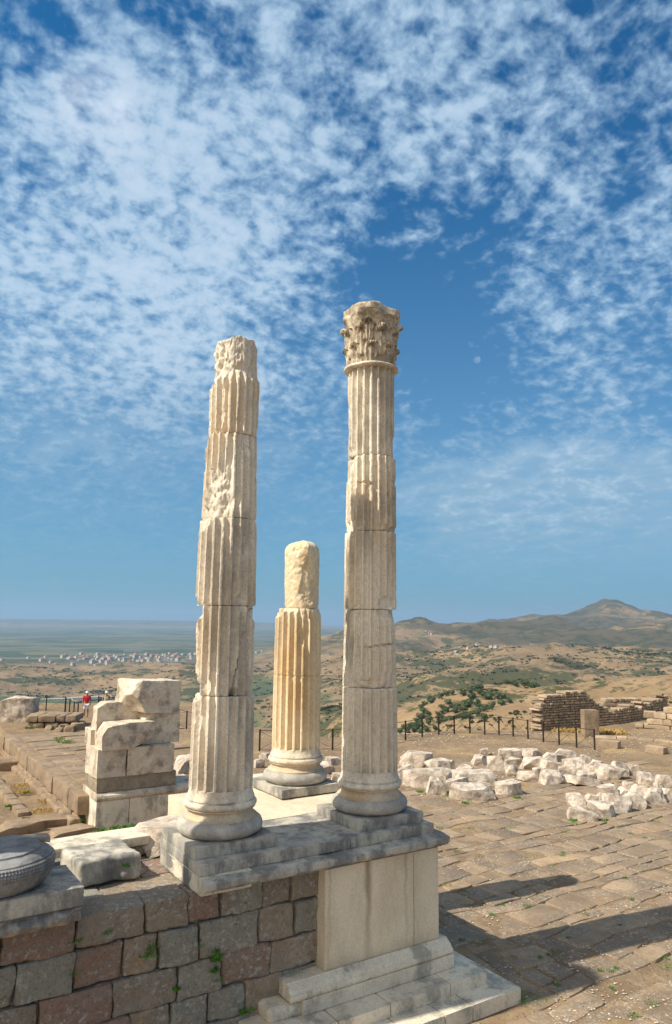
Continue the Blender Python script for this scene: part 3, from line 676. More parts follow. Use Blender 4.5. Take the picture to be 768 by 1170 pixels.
# ------------------------------------------------------------------ excavated foundations on the left
def block_wall(mb, pts, zb, zt, thick, ch, bl, seed, seg=(4, 3, 3), amp=.03, rnd=.04, gap=.015, ragged=.0, lean=0):
    """blocks along a polyline; zb/zt functions of the running fraction"""
    rr = random.Random(seed); pts = [Vector(p) for p in pts]; Ls = [0]
    for a, b in zip(pts, pts[1:]): Ls.append(Ls[-1]+(b-a).length)
    T = Ls[-1]
    def pt(s):
        for i in range(len(pts)-1):
            if s <= Ls[i+1] or i == len(pts)-2:
                t = (s-Ls[i])/(Ls[i+1]-Ls[i]); return pts[i].lerp(pts[i+1], t), (pts[i+1]-pts[i]).normalized()
    zmin = min(zb(i/20) for i in range(21)); zmax = max(zt(i/20) for i in range(21)); z = zmin; k = seed*13
    while z < zmax:
        h = ch*rr.uniform(.8, 1.25); s = -rr.uniform(0, bl)
        while s < T:
            L = bl*rr.uniform(.55, 1.5); sm = s+L/2
            f = max(0, min(1, sm/T))
            if 0 <= sm <= T and z+h > zb(f) and z+h*.5 < zt(f)+rr.uniform(-ragged, ragged):
                p, d = pt(sm); V, Fc = rbox((L-gap, thick*rr.uniform(.9, 1.08), h-gap*.8), seg, min(rnd, h*.3), amp, 1.5/bl, k)
                mb.add(xf(V, (p.x, p.y, z+h/2), atan2(d.y, d.x)), Fc)
            s += L; k += 1
        z += h
fr = empty('excavated_foundation', (8.2, 36, -1.1), 'long brown foundation wall of an excavated trench running back on the left', 'foundation wall')
mb = MB(); block_wall(mb, [(8.42, 31.6, 0), (8.42, 49, 0)], lambda f: -1.3, lambda f: .02, .75, .62, 1.4, 3, (8, 6, 6), .07, .08); mb.build('upper_course', M['foundation'], fr, 45, loc=(-8.2, -36, 1.1), merge=.0001)
mb = MB(); block_wall(mb, [(8.1, 31.3, 0), (8.05, 44, 0)], lambda f: -1.4, lambda f: -.62, .55, .6, 1.1, 4, (8, 6, 6), .08, .1); mb.build('lower_ledge', M['foundation'], fr, 45, loc=(-8.2, -36, 1.1), merge=.0001)
# flags of the upper terrace
mb = MB(); rr = random.Random(5)
for yy in range(0, 17):
    x = 8.75
    y0_ = 31.9+yy*1.0
    while x < 12+yy*.35:
        L = rr.uniform(1.0, 2.1); V, Fc = rbox((L-.03, .98, .3), (6, 5, 3), .05, .05, 1, yy*9+int(x))
        if rr.random() < .88: mb.add(xf(V, (x+L/2, y0_, -.10+rr.uniform(-.03, .04))), Fc)
        x += L
mb.build('floor_flags', M['foundation'], fr, 45, loc=(-8.2, -36, 1.1), merge=.0001)
# second wall, lower left corner of the trench
f2 = empty('trench_wall', (5.8, 30, -2), 'pale rubble wall dropping away at the left edge beyond the dark column base', 'rubble wall')
e0, e1 = at(28, 936, -1.15), at(-30, 862, -1.15)
mb = MB(); block_wall(mb, [e0, e1], lambda f: -1.25, lambda f: -1.0, .5, .3, .9, 6, (6, 5, 4), .06, .06); mb.build('coping', M['foundation'], f2, 45, loc=(-5.8, -30, 2), merge=.0001)
w0 = at(-2, 932, -1.15)
for q, (px, py, w, d, h, lb_) in enumerate([(8, 878, 2.2, 1.2, .7, 'flat brown slab on rubble at the left edge, nearest of the three in the trench'), (16, 866, 1.0, .8, .55, 'grey tilted stone against the trench wall at the left edge'), (3, 857, 1.6, 1.2, .8, 'grey broken stone at the left edge, farthest of the three in the trench')]):
    p = at(px, py, -1.1); stone('foundation_stone', None, p+Vector((0, 0, h*.35)), M['foundation'], lb_, 'stone block', V=boulder((w, d, h), 120+q, 10), rz=.4*q)
for q, (px, py, w, d, h, lb_) in enumerate([(20, 949, 1.9, 1.0, .25, 'flat slab of bedrock in front of the trench, left of the dark column base'), (60, 940, 2.6, 1.1, .16, 'flat worn slab at the near end of the trench'), (82, 952, 1.9, .9, .16, 'flat worn slab between the trench and the long kerb slab')]):
    p = at(px, py, -1.1); stone('flat_slab', None, p+Vector((0, 0, h*.2)), M['foundation'], lb_, 'stone slab', V=boulder((w, d, h*2), 130+q, 10), rz=.1*q)
# far left: white block and low ruined platform
x0 = at(-14, 828, 0); x1 = at(33, 826, 0)
V = boulder(((x1-x0).length, 2.4, 1.75), 140, 16)
stone('white_block', None, (x0+x1)/2+Vector((.6, 1.0, .72)), M['boulder'], 'large white marble block alone on the terrace at the far left edge', 'stone block', V=V, rz=radians(-28))
p = at(60, 829, 0)
fp = empty('low_platform', p, 'low ruined platform of brown stones left of the man in red', 'ruin')
mb = MB(); d_ = (at(86, 828, 0)-at(38, 830, 0)); block_wall(mb, [at(38, 829, 0), at(86, 829, 0)], lambda f: -.1, lambda f: .75, 2.2, .45, 1.0, 7, (6, 6, 4), .09, .1); mb.build('rubble', M['foundation'], fp, 45, loc=-p, merge=.0001)
for q, (px, py, s) in enumerate([(74, 833, .5), (80, 836, .6), (68, 836, .4), (88, 834, .7), (57, 834, .5), (92, 829, .5)]):
    p = at(px, py, 0); stone('loose_stone', None, p+Vector((0, 0, s*.2)), M['foundation'], ['smallest','flat','rounded','dark','angular','farthest'][q]+' brown loose stone, '+['first','second','third','fourth','fifth','sixth'][[2,3,1,4,0,5][q]]+' from the left before the low platform', 'stone', 'loose stones before the low platform', V=boulder((s*1.4, s, s*.8), 150+q, 6), rz=q)

# ------------------------------------------------------------------ boulders laid out on the right
A_ = [(475,878.4,34,17),(466,891,26,15),(500,883,28,14),(513,882,15,13),(488,902,53,22),(497.4,911,21,22),(531,884.3,21,9),(541,898,53,15),(523,907,30,17),(553,909,27,12),(538,917,43,16),(582,911.7,33,21)]
B_ = [(547.5,877,19,15),(555,864.4,13,9),(582,868,28,13),(566,883,20,17),(585,876.6,19,10),(583.5,889.7,18,14),(609,865,24,9),(606,881,26,13),(606,893.6,25,12),(645,868.5,24,12),(629,883.5,20,14),(632,872,24,9),(658,879,26,13),(670,872,15,8),(681,879,18,10),(648,888,20,13),(665,883.5,18,11),(630.5,898.6,28,18),(668,891.7,23,9),(668,899,34,9),(677.5,887,20,12),(696.6,893,28,17),(709,888,20,16),(724,887,19,15),(650,896,13,10),(620,875,16,9),(618,889,16,12)]
C_ = [(740.6,898.6,21,14),(759,903,17,16),(718.6,903,12,9),(694,911,26,11),(658.4,924.8,21,16),(675,923.4,15,14),(692,920.6,19,12),(666,940.3,27,15),(690,935.7,29,14),(705,931,26,19),(722,925.7,23,17),(731,914.8,19,16),(745,920.6,29,17),(767,918.3,22,18),(714,910,16,9),(752,903,10,8)]
def rsz(a, b): return .88+.3*((sin(a*12.9+b*78.2)*43758.5) % 1)
ORD = ['first','second','third','fourth','fifth','sixth','seventh','eighth','ninth','tenth']
def heap(lst, where, rows, group, sd):
    s = sorted(lst, key=lambda t: t[1]); nr = len(rows); per = -(-len(s)//nr)
    for ri in range(nr):
        row = sorted(s[ri*per:(ri+1)*per])
        for i, (px, py, w, h) in enumerate(row):
            p = at(px, py-h*.12, 0); dist = (p-CAM).length; W = w/F*dist*.84*rsz(px, py); Hh = h/F*dist*.80*rsz(py, px)
            dep = max(.75*Hh, min(W*.8, 1.6))*1.0; rs = random.Random(sd+ri*20+i)
            shape = 'flat' if w/h > 2.1 else ('stubby' if w/h < 1.3 else 'angular')
            V = boulder((W*1.1, dep*.95, Hh*1.1), sd+ri*20+i, 16)
            fw2 = Vector((p.x, p.y, 0)).normalized()
            stone('boulder', None, p+fw2*dep*.35+Vector((0, 0, Hh*.40)), M['boulder'], f'{shape} pale block, {ORD[i]} from left, {rows[ri]} row of {where}', 'boulder', group,
                  V=V, rz=YA-pi/2+rs.uniform(-.25, .25), rx=rs.uniform(-.16, .16), ry=rs.uniform(-.2, .2))
heap(A_, 'the heap beside the right column', ['back', 'middle', 'front'], 'blocks heaped beside the right column', 200)
heap(B_, 'the long middle heap', ['back', 'second', 'third', 'front'], 'blocks of the long middle heap', 300)
heap(C_, 'the heap at the right edge', ['back', 'second', 'third', 'front'], 'blocks of the heap at the right edge', 400)
# rubble seen between the columns
for q, (px, py, w, h, l) in enumerate([(371,884,16,14,'pale stone at the foot of the short column, on its right'),(384,893,14,10,'low white stone touching the right column base'),(379,873,18,8,'flat pale slab behind the short column, on its right'),(296,877,10,10,'small pale stone behind the left column base'),(303,866,14,6,'flat pale stone left of the short column'),(296,893,9,9,'stubby grey stone next to the left column base')]):
    p = at(px, py, 0); dist = p.length; stone('rubble_stone', None, p+Vector((0, 0, h/F*dist*.35)), M['boulder'], l, 'rubble', V=boulder((w/F*dist*1.1, w/F*dist*.9, h/F*dist*1.1), 500+q, 8), rz=q)

# ------------------------------------------------------------------ ruined walls on the right
ru = empty('ruined_wall', at(615, 842, 0), 'tall ragged ruin wall of small brown stones beyond the fence', 'ruin'); L0 = ru.location
def prof_fn(tab): return lambda f: interp(tab, f)
pA = at(611, 842, 0)*1.06; pA.z = 0
def gp(px, r):
    d = ray(px, 800); d.z = 0; d.normalize(); return d*r
def zpx(px, py, r):
    d = ray(px, py); q = sqrt(d.x**2+d.y**2); return H+d.z/q*r
path = [(613, 52), (640, 53.5), (668, 55), (700, 57), (730, 60), (757, 64)]
tops = [(613,802),(618,797),(626,793),(640,790),(655,789.5),(668,789),(672,799),(680,806),(700,809),(730,805),(745,800),(757,793)]
bots = [(613,848),(640,848),(668,843),(700,836),(730,830),(757,808)]
tot = [0]; P3 = [gp(*p) for p in path]
for a, b in zip(P3, P3[1:]): tot.append(tot[-1]+(b-a).length)
def fr_of(px):
    for i in range(len(path)-1):
        if px <= path[i+1][0]:
            t = (px-path[i][0])/(path[i+1][0]-path[i][0]); return (tot[i]+(tot[i+1]-tot[i])*t)/tot[-1], path[i][1]+(path[i+1][1]-path[i][1])*t
    return 1, path[-1][1]
tt = [(fr_of(px)[0], zpx(px, py, fr_of(px)[1])) for px, py in tops]; bb = [(fr_of(px)[0], zpx(px, py, fr_of(px)[1])-.4) for px, py in bots]
mb = MB(); block_wall(mb, P3, prof_fn(bb), prof_fn(tt), .9, .17, .36, 21, (3, 2, 2), .05, .05, .015, .22); mb.build('masonry', M['ruin'], ru, 45, loc=-L0, merge=.0001)
mb = MB(); q0 = gp(614, 52.2); block_wall(mb, [q0, q0+Vector((P3[0].x, P3[0].y, 0)).normalized()*3], lambda f: -1.2, lambda f: 2.1-f*1.0, .9, .2, .4, 22, (3, 2, 2), .04, .04, .02, .2); mb.build('return_wall', M['ruin'], ru, 45, loc=-L0, merge=.0001)
def small_wall(name, label, path, tops, bots, thick, ch, bl, sd, mat='ruin'):
    P = [gp(*p) for p in path]; T = [0]
    for a, b in zip(P, P[1:]): T.append(T[-1]+(b-a).length)
    fs = [t/T[-1] for t in T]
    tt = [(f, zpx(p[0], y, p[1])) for f, p, y in zip(fs, path, tops)]; bb = [(f, zpx(p[0], y, p[1])-.3) for f, p, y in zip(fs, path, bots)]
    mb = MB(); block_wall(mb, P, prof_fn(bb), prof_fn(tt), thick, ch, bl, sd, (4, 3, 3), .05, .05, .02, .08)
    o = mb.build(name, M[mat], None, 45, merge=.0001); tag(o, label, 'stone wall'); return o
small_wall('rubble_wall', 'broken stone wall with whitish top stones, rising behind the tall ruin', [(690, 66), (715, 67), (735, 68), (758, 69)], [797, 798, 799, 792], [812, 812, 812, 806], .9, .3, .6, 23)
small_wall('terrace_wall', 'low pinkish ashlar wall, lowest of the three stepped walls at the right edge', [(684, 46.5), (720, 46), (768, 45), (800, 44.5)], [847, 853, 861, 866], [853, 862, 872, 878], .7, .32, .9, 24)
small_wall('terrace_wall', 'ashlar wall of pink blocks, middle one of the three stepped walls at the right edge', [(690, 50), (725, 50), (768, 49.5), (800, 49)], [838, 843, 848, 851], [850, 857, 865, 870], .7, .33, .9, 25)
small_wall('terrace_wall', 'upper broken ashlar wall, highest of the three stepped walls at the right edge', [(728, 55), (745, 55), (768, 54.5), (800, 54)], [826, 812, 806, 803], [845, 850, 850, 853], .8, .34, .85, 26)
p = gp(673, 50.3); z0 = hgt(p.x, p.y)
V, Fc = rbox((.95, .8, 1.75), (6, 6, 8), .06, .04, 1.3, 27); stone('stone_pier', None, (p.x, p.y, z0+.75), M['foundation'], 'dark square stone pier behind the end of the fence', 'stone pier', V=(V, Fc), rz=YA-pi/2)

# ------------------------------------------------------------------ fences
def fence(label, posts, hgt_=1.15, cross=True, group=None):
    P = [at(x, y, 0) for x, y in posts]; 
    for p in P: p.z = 0
    root = empty('iron_fence', P[0], label, 'fence', group)
    for p in P:
        mb = MB(); q = p-P[0]; mb.box((q.x-.035, q.y-.035, -.1), (q.x+.035, q.y+.035, hgt_)); mb.build('post', M['iron'], root)
    for a, b in zip(P, P[1:]):
        a, b = a-P[0], b-P[0]; u_ = Vector((0, 0, 1)); mb = MB()
        mb.bar(a+u_*(hgt_-.06), b+u_*(hgt_-.06), .018, 4)
        if cross:
            mb.bar(a+u_*.12, b+u_*(hgt_-.1), .009, 4); mb.bar(a+u_*(hgt_-.1), b+u_*.12, .009, 4); mb.bar(a+u_*.1, b+u_*.1, .009, 4)
        mb.build('rail_panel', M['iron'], root)
fence('long dark iron fence with crossed wires along the terrace rim, ending before the ruin', [(296.5,858.5),(338,858),(380,857.5),(422,852),(444,849),(463.4,846),(482.4,842),(501.4,839.8),(519.2,838.6),(537,838),(554,840),(570.3,840),(586.5,841.4),(603.4,844.4),(621,848),(639,850.4),(659,854),(679.7,857)])
fence('rusty fence posts strung together at the rim on the left, behind the low platform', [(18,811),(31,811),(41,811.5),(52.5,812),(74,814.5)])
fence('iron posts lining the path beside the man in red', [(74.5,815.5),(79,817.5),(84,820.5),(88.5,823.5)])
fence('iron fence seen between the pile of blocks and the left column', [(112,813),(160,815),(213,833),(232,836)])

# ------------------------------------------------------------------ people
def skinfig(name, verts, edges, radii, mat, parent=None, root=0, lvl=2):
    me = bpy.data.meshes.new(name); me.from_pydata(verts, edges, []); me.materials.append(mat)
    o = bpy.data.objects.new(name, me); link(o, parent)
    o.modifiers.new('skin', 'SKIN'); 
    if not me.skin_vertices: me.attributes.new  # layer is made with the modifier below
    if len(me.skin_vertices) == 0:
        bm = bmesh.new(); bm.from_mesh(me); bm.verts.layers.skin.verify(); bm.to_mesh(me); bm.free()
    for i, r in enumerate(radii):
        rr_ = r if isinstance(r, tuple) else (r, r); me.skin_vertices[0].data[i].radius = rr_; me.skin_vertices[0].data[i].use_root = (i == root)
    s = o.modifiers.new('sub', 'SUBSURF'); s.levels = lvl; s.render_levels = lvl
    o.modifiers['skin'].use_smooth_shade = True
    return o
def person(loc, rz, label, shirt, legs_mat, hat, sleeveless=False, scale=1.0):
    root = empty('person', loc, label, 'person', rz=rz); root.scale = (scale,)*3
    V = [(0,0,.95),(0,0,1.15),(0,0,1.38),(0,0,1.48),(0,-.01,1.60),(0,-.01,1.68), (-.1,0,.88),(-.11,-.06,.48),(-.1,.03,.08),(-.1,-.12,.03), (.1,0,.88),(.11,.02,.48),(.12,.10,.08),(.12,-.05,.03),
         (-.19,0,1.40),(-.26,.02,1.12),(-.24,-.08,.88),(-.24,-.11,.79), (.19,0,1.40),(.26,.02,1.12),(.25,-.06,.88),(.25,-.09,.79)]
    E_ = [(0,1),(1,2),(2,3),(3,4),(4,5),(0,6),(6,7),(7,8),(8,9),(0,10),(10,11),(11,12),(12,13),(2,14),(14,15),(15,16),(16,17),(2,18),(18,19),(19,20),(20,21)]
    Rr = [(.15,.11),(.15,.11),(.16,.11),.055,(.082,.1),(.07,.085),.095,.06,.04,.035,.095,.06,.04,.035,.06,.043,.03,.035,.06,.043,.03,.035]
    skinfig('body', V, E_, Rr, M['skin'], root)
    sv = [(0,0,.92),(0,0,1.15),(0,0,1.38),(-.19,0,1.41),(-.25,.01,1.2),(.19,0,1.41),(.25,.01,1.2)]; se = [(0,1),(1,2),(2,3),(3,4),(2,5),(5,6)]; sr = [(.18,.135),(.18,.135),(.175,.13),.082,.07,.082,.07]
    if sleeveless: sv, se, sr = sv[:3]+[(-.15,0,1.41),(.15,0,1.41)], [(0,1),(1,2),(2,3),(2,4)], sr[:3]+[.07,.07]
    skinfig('shirt', sv, se, sr, shirt, root)
    skinfig('shorts', [(0,0,.95),(-.1,0,.85),(-.115,-.05,.52),(.1,0,.85),(.115,.02,.52)], [(0,1),(1,2),(0,3),(3,4)], [(.16,.125),.115,.09,.115,.09], legs_mat, root)
    V = []; Fc = []; n = 16
    for i, (r, z) in enumerate([(.112,1.665),(.112,1.70),(.10,1.745),(.06,1.78),(.01,1.79)]):
        for j in range(n): V.append((r*cos(2*pi*j/n), r*1.15*sin(2*pi*j/n)-.01, z))
    for i in range(4):
        for j in range(n): Fc.append((i*n+j, i*n+(j+1) % n, (i+1)*n+(j+1) % n, (i+1)*n+j))
    b = len(V); V += [(-.08,-.12,1.675),(.08,-.12,1.675),(.05,-.20,1.66),(-.05,-.20,1.66)]; Fc.append((b, b+1, b+2, b+3)); build('cap', V, Fc, hat, root, 60)
    build('hair', [Vector((.1*cos(t)*cos(e), .115*sin(t)*cos(e)+.01, 1.63+.1*sin(e))) for e in (-.7,-.2,.3,.6) for t in [radians(20+140*i/8) for i in range(9)]], [(i*9+j, i*9+j+1, i*9+j+10, i*9+j+9) for i in range(3) for j in range(8)], M['hair'], root, 60)
    return root
p1 = at(98, 820, 0); p2 = at(120.5, 818, 0)*1.0
rz_ = atan2(-p1.y, -p1.x)+pi/2
person((p1.x, p1.y, .02), rz_, 'man walking in a red T-shirt, white shorts and white cap on the path', M['red'], M['white'], M['white'], scale=1.03)
pw = person((p2.x, p2.y, .02), rz_+.2, 'woman in a pale sleeveless top and white cap, half hidden behind the pile of blocks', M['yellow'], M['wallc'], M['white'], True, .98)
V, Fc = rbox((.24, .12, .3), (4, 4, 4), .04, .01, 2, 1); bg = stone('shoulder_bag', None, (p2.x-.05, p2.y-.3, 1.02), M['bag'], 'dark shoulder bag hanging at the woman\'s hip', 'bag', V=(V, Fc))

# ------------------------------------------------------------------ flagstones, pebbles, weeds
def paving():
    rr = random.Random(3); V = []; Fc = []
    y = 1.0
    while y < 30:
        hh = rr.uniform(.38, 1.0); x = 10.2+rr.uniform(-.5, .5) if y > 10.3 else 5+rr.uniform(0, .6)
        while x < 34:
            L = rr.uniform(.45, 1.5)
            cx, cy = x+L/2, y+hh/2; m_ = fbm(Vector((cx*.16, cy*.16, 4)), 3); edge = (cy-22.5)/3.5+max(0, (cx-22)/9)
            gone = m_-.22+edge*.25 > rr.uniform(-.06, .32) or rr.random() < .03 or (10.2 > cy and cx > 13.1 and mn.noise(Vector((cx*.6, cy*.6, 0))) > -.12)
            if not (cx < 11.2 and cy > 10.3) and not gone:
                zt = .026+.035*mn.noise(Vector((cx*.5, cy*.5, 8)))+rr.uniform(-.012, .014)
                g = rr.uniform(.015, .045); j = lambda: rr.uniform(-.055, .055)
                if rr.random() < .3 and L > 1.0: parts = [(x, x+L*rr.uniform(.4, .6)), None]; parts[1] = (parts[0][1], x+L)
                else: parts = [(x, x+L)]
                for (a, b) in parts:
                    cs = [Vector((a+g+j(), y+g+j(), 0)), Vector((b-g+j(), y+g+j(), 0)), Vector((b-g+j(), y+hh-g+j(), 0)), Vector((a+g+j(), y+hh-g+j(), 0))]
                    ring = []
                    for q in range(4):
                        p, pn, pp_ = cs[q], cs[(q+1) % 4], cs[q-1]
                        c1 = p.lerp(pp_, rr.uniform(.06, .14)); c2 = p.lerp(pn, rr.uniform(.06, .14)); ring += [c1, p.lerp((c1+c2)/2, .6), c2]
                        for s_ in (.38, .62):
                            e_ = p.lerp(pn, s_); e_ += Vector((rr.uniform(-.014, .014), rr.uniform(-.014, .014), 0)); ring.append(e_)
                    n = len(ring); st_ = len(V); cen = sum(ring, Vector())/n
                    tx, ty = rr.uniform(-.015, .015), rr.uniform(-.015, .015)
                    def zz(p): return zt+tx*(p.x-cen.x)+ty*(p.y-cen.y)
                    for p in ring: V.append((p.x, p.y, -.06))
                    for p in ring: V.append((p.x, p.y, zz(p)-.018))
                    for p in ring:
                        q = p.lerp(cen, .035); V.append((q.x, q.y, zz(q)))
                    for k_ in range(2):
                        for i in range(n): i2 = (i+1) % n; Fc.append((st_+k_*n+i, st_+k_*n+i2, st_+(k_+1)*n+i2, st_+(k_+1)*n+i))
                    Fc.append(tuple(st_+2*n+i for i in range(n)))
            x += L
        y += hh
    V = [(x+.22*mn.noise(Vector((x*.45, y*.45, 1)))+.06*mn.noise(Vector((x*1.7, y*1.7, 1))), y+.28*mn.noise(Vector((x*.4, y*.4, 5)))+.06*mn.noise(Vector((x*1.5, y*1.5, 6))), z) for x, y, z in V]
    o = build('paving', V, Fc, M['pave'], None, 40); tag(o, kind='structure')
paving()
def scatter_pebbles():
    rr = random.Random(9); V = []; Fc = []
    ico = [(0,0,1),(.9,0,.3),(.28,.85,.3),(-.72,.5,.3),(-.72,-.5,.3),(.28,-.85,.3),(0,0,-.5)]
    fi = [(0,1,2),(0,2,3),(0,3,4),(0,4,5),(0,5,1),(6,2,1),(6,3,2),(6,4,3),(6,5,4),(6,1,5)]
    for i in range(9000):
        px = rr.uniform(60, 800) if i % 3 else rr.uniform(440, 800); py = 838+332*rr.random()**1.8
        p = at(px, py, 0)
        if p.x < 11.2 and p.y < 31: continue
        if fbm(Vector((p.x*.3, p.y*.3, 2)), 2) < -.05: continue
        s = rr.uniform(.012, .035)*(1 if p.y < 24 else rr.choice((1, 1.3, 2.2)))
        z = hgt(p.x, p.y); a = rr.uniform(0, 6.28); st_ = len(V)
        for v in ico: V.append((p.x+s*(v[0]*cos(a)-v[1]*sin(a))*rr.uniform(.8, 1.5), p.y+s*(v[0]*sin(a)+v[1]*cos(a)), z+s*v[2]*.7+.01))
        Fc += [tuple(st_+q for q in f) for f in fi]
    o = build('pebbles', V, Fc, M['boulder'], None); tag(o, 'scattered pale pebbles and stone chips on the dusty terrace', 'pebbles', kind='stuff')
scatter_pebbles()
def tufts(name, spots, mat, label, cat, blades=60, s=.1):
    rr = random.Random(31); V = []; Fc = []
    for (p, rad, hh) in spots:
        for b in range(int(blades*max(1, rad/.12))):
            a = rr.uniform(0, 6.28); q = p+Vector((cos(a), sin(a), 0))*rad*sqrt(rr.random()); L = hh*rr.uniform(.4, 1); w = hh*rr.uniform(.06, .16)
            d = Vector((rr.uniform(-1, 1), rr.uniform(-1, 1), rr.uniform(.3, 1.4))).normalized()*L; sd = d.cross(Vector((rr.uniform(-1, 1), rr.uniform(-1, 1), 0))).normalized()*w; n_ = len(V)
            V += [q-sd*.4, q+sd*.4, q+d*.6+sd, q+d, q+d*.6-sd]; Fc.append((n_, n_+1, n_+2, n_+3, n_+4))
    o = build(name, V, Fc, mat, None); tag(o, label, cat, kind='stuff')
W_ = []
for px, py, rad, hh in [(84,1076,.12,.09),(121,1066,.08,.1),(168,1092,.12,.14),(173,1084,.08,.1),(245,1098,.07,.22),(244,1110,.07,.16),(247,1088,.06,.12),(201,1132,.06,.12),(280,1156,.14,.14),(85,1112,.12,.06),(250,1120,.12,.07),(228,1081,.08,.05),(145,990,.08,.08),(280,1032,.05,.05)]:
    W_.append((aty(px, py, 11.86), rad, hh*.8))
for px, py, rad, hh in [(310,1150,.25,.1),(597,1145,.12,.08),(610,1142,.25,.06),(600,1135,.12,.06)]: W_.append((at(px, py, .03), rad, hh*.7))
for px, py in [(513,909),(497,903),(532,918),(590,912),(690,938),(655,938),(490,908),(480,905)]: W_.append((at(px, py, .02), .15, .12))
rq = random.Random(77)
for i in range(46):
    q = at(rq.uniform(500, 768), rq.uniform(925, 1165), .03)
    if q.x > 11.3 or q.y < 10.4: W_.append((q, rq.uniform(.04, .16), .05))
for px, py, rad in [(73,848,.5),(78,850,.4),(67,845,.35),(86,853,.3),(91,857,.3),(34,832,.3),(36,883,.22),(34,879,.2),(30,906,.1),(93,938,.14),(84,951,.12),(10,922,.12),(1,903,.1),(115,952,.3),(125,950,.35),(137,947,.3),(150,946,.25)]:
    W_.append((at(px, py, -1.0 if py > 870 else 0), rad, .16))
tufts('weeds', W_, M['weed'], 'small green weeds in the joints of the wall and paving', 'weeds')
D_ = []
for px, py, rad in [(25,898,.5),(32,905,.45),(55,915,.5),(62,925,.35),(22,905,.4),(45,927,.35),(8,862,.5),(30,880,.3)]: D_.append((at(px, py, -1.05), rad, .10))
for px, py, rad in [(655,858,.5),(700,815,.8),(668,846,.6),(684,820,.8),(640,842,.5)]: q = at(px, py, 0); q = gp(px, 52); q.z = hgt(q.x, q.y); D_.append((q, rad, .3))
tufts('dry_grass', D_, M['drygrass'], 'straw-coloured dry grass in the trench and by the ruin', 'dry grass', 120)

# ------------------------------------------------------------------ trees on the hills
def tree_mesh(seed, conifer=False):
    rr = random.Random(seed); V = []; Fc = []; mi = []
    n = 6
    for i, (r, z) in enumerate([(.05, 0), (.035, .35), (.012, .75)]):
        for j in range(n): V.append((r*cos(2*pi*j/n), r*sin(2*pi*j/n), z))
    for i in range(2):
        for j in range(n): Fc.append((i*n+j, i*n+(j+1) % n, (i+1)*n+(j+1) % n, (i+1)*n+j)); mi.append(1)
    for i in range(5):
        for j in range(8):
            e_ = -pi/2+pi*(i+.5)/5; q_ = .27+.05*rr.random(); V.append(Vector((q_*cos(e_)*cos(j*pi/4), q_*cos(e_)*sin(j*pi/4), .44+.26*sin(e_))))
    for i in range(4):
        for j in range(8): Fc.append((18+i*8+j, 18+i*8+(j+1) % 8, 18+(i+1)*8+(j+1) % 8, 18+(i+1)*8+j)); mi.append(0)
    cl = [(Vector((rr.gauss(0, .17), rr.gauss(0, .17), rr.uniform(.2, .68))), rr.uniform(.18, .28)) for _ in range(9)]
    for b in range(330):
        c, r = rr.choice(cl); d = Vector((rr.gauss(0, 1), rr.gauss(0, 1), rr.gauss(0, .8))).normalized(); p = c+d*r*rr.uniform(.6, 1)
        u = d.cross(Vector((rr.uniform(-1, 1), rr.uniform(-1, 1), rr.uniform(-1, 1)))).normalized(); w = d.cross(u); s = rr.uniform(.035, .07); k = len(V)
        V += [p-u*s, p-w*s*.7+d*s*.4, p+u*s, p+w*s*.7+d*s*.2]; Fc.append((k, k+1, k+2, k+3)); mi.append(0)
    me = bpy.data.meshes.new('tree'); me.from_pydata([tuple(v) for v in V], [], Fc); me.materials.append(M['leaf']); me.materials.append(M['trunk'])
    me.polygons.foreach_set('material_index', mi); return me
TM = [tree_mesh(s) for s in range(4)]
rr = random.Random(42); cnt = 0; tries = 0
def put_tree(x, y, s, label, group):
    o = bpy.data.objects.new('tree', rr.choice(TM)); o.location = (x, y, hgt(x, y)-.3); o.scale = (s*rr.uniform(.9, 1.35), s*rr.uniform(.9, 1.35), s*rr.uniform(.75, 1)); o.rotation_euler = (0, 0, rr.uniform(0, 6.28))
    C.objects.link(o); tag(o, label, 'tree', group)
GT = 'round dark evergreen of the grove on the slope below the terrace'
while cnt < 215 and tries < 9000:
    tries += 1; px = rr.uniform(285, 625); r = rr.uniform(520, 980)
    d = gp(px, r); q = mn.noise(Vector((d.x/110, d.y/110, 5)))+.6*mn.noise(Vector((d.x/38, d.y/38, 1)))
    ridge = exp(-((r-830)/100)**2)*(1 if px > 400 else .5)
    if q+ridge*.62 > .45: put_tree(d.x, d.y, rr.uniform(5.5, 10), GT, 'trees of the grove below the terrace'); cnt += 1
for i in range(60):
    px = rr.uniform(290, 640); r = rr.uniform(300, 560); d = gp(px, r); put_tree(d.x, d.y, rr.uniform(2.2, 5), 'small bushy tree on the bare tan slope below the grove', 'bushes on the near slope')
for px, r in ((598, 330), (601, 345), (606, 330)): d = gp(px, r); put_tree(d.x, d.y, 10, 'broad dark tree just left of the ruined wall', 'dark trees left of the ruined wall')
# scattered scrub, far and uncountable: one object
def scrub():
    V = []; Fc = []
    r2 = random.Random(8)
    for i in range(26000):
        px = r2.uniform(-40, 820); r = 330*exp(r2.random()*2.4); d = gp(px, r)
        q = fbm(Vector((d.x/420, d.y/420, 3)), 3)
        if q < r2.uniform(-.25, .45): continue
        z = hgt(d.x, d.y); s = r2.uniform(1.2, 3.2)*(1+r/1800)
        for k in range(4):
            c = Vector((d.x+r2.gauss(0, s*.6), d.y+r2.gauss(0, s*.6), z+s*.35)); a = r2.uniform(0, 3.1); n_ = len(V); u = Vector((cos(a), sin(a), 0))*s*.6; w = Vector((-sin(a)*.4, cos(a)*.4, .6))*s*.7
            V += [c-u, c-w, c+u, c+w]; Fc.append((n_, n_+1, n_+2, n_+3))
    o = build('scrub', V, Fc, M['scrubleaf'], None); tag(o, 'olive-green scrub scattered over the far tan hillsides', 'scrub', kind='stuff')
scrub()
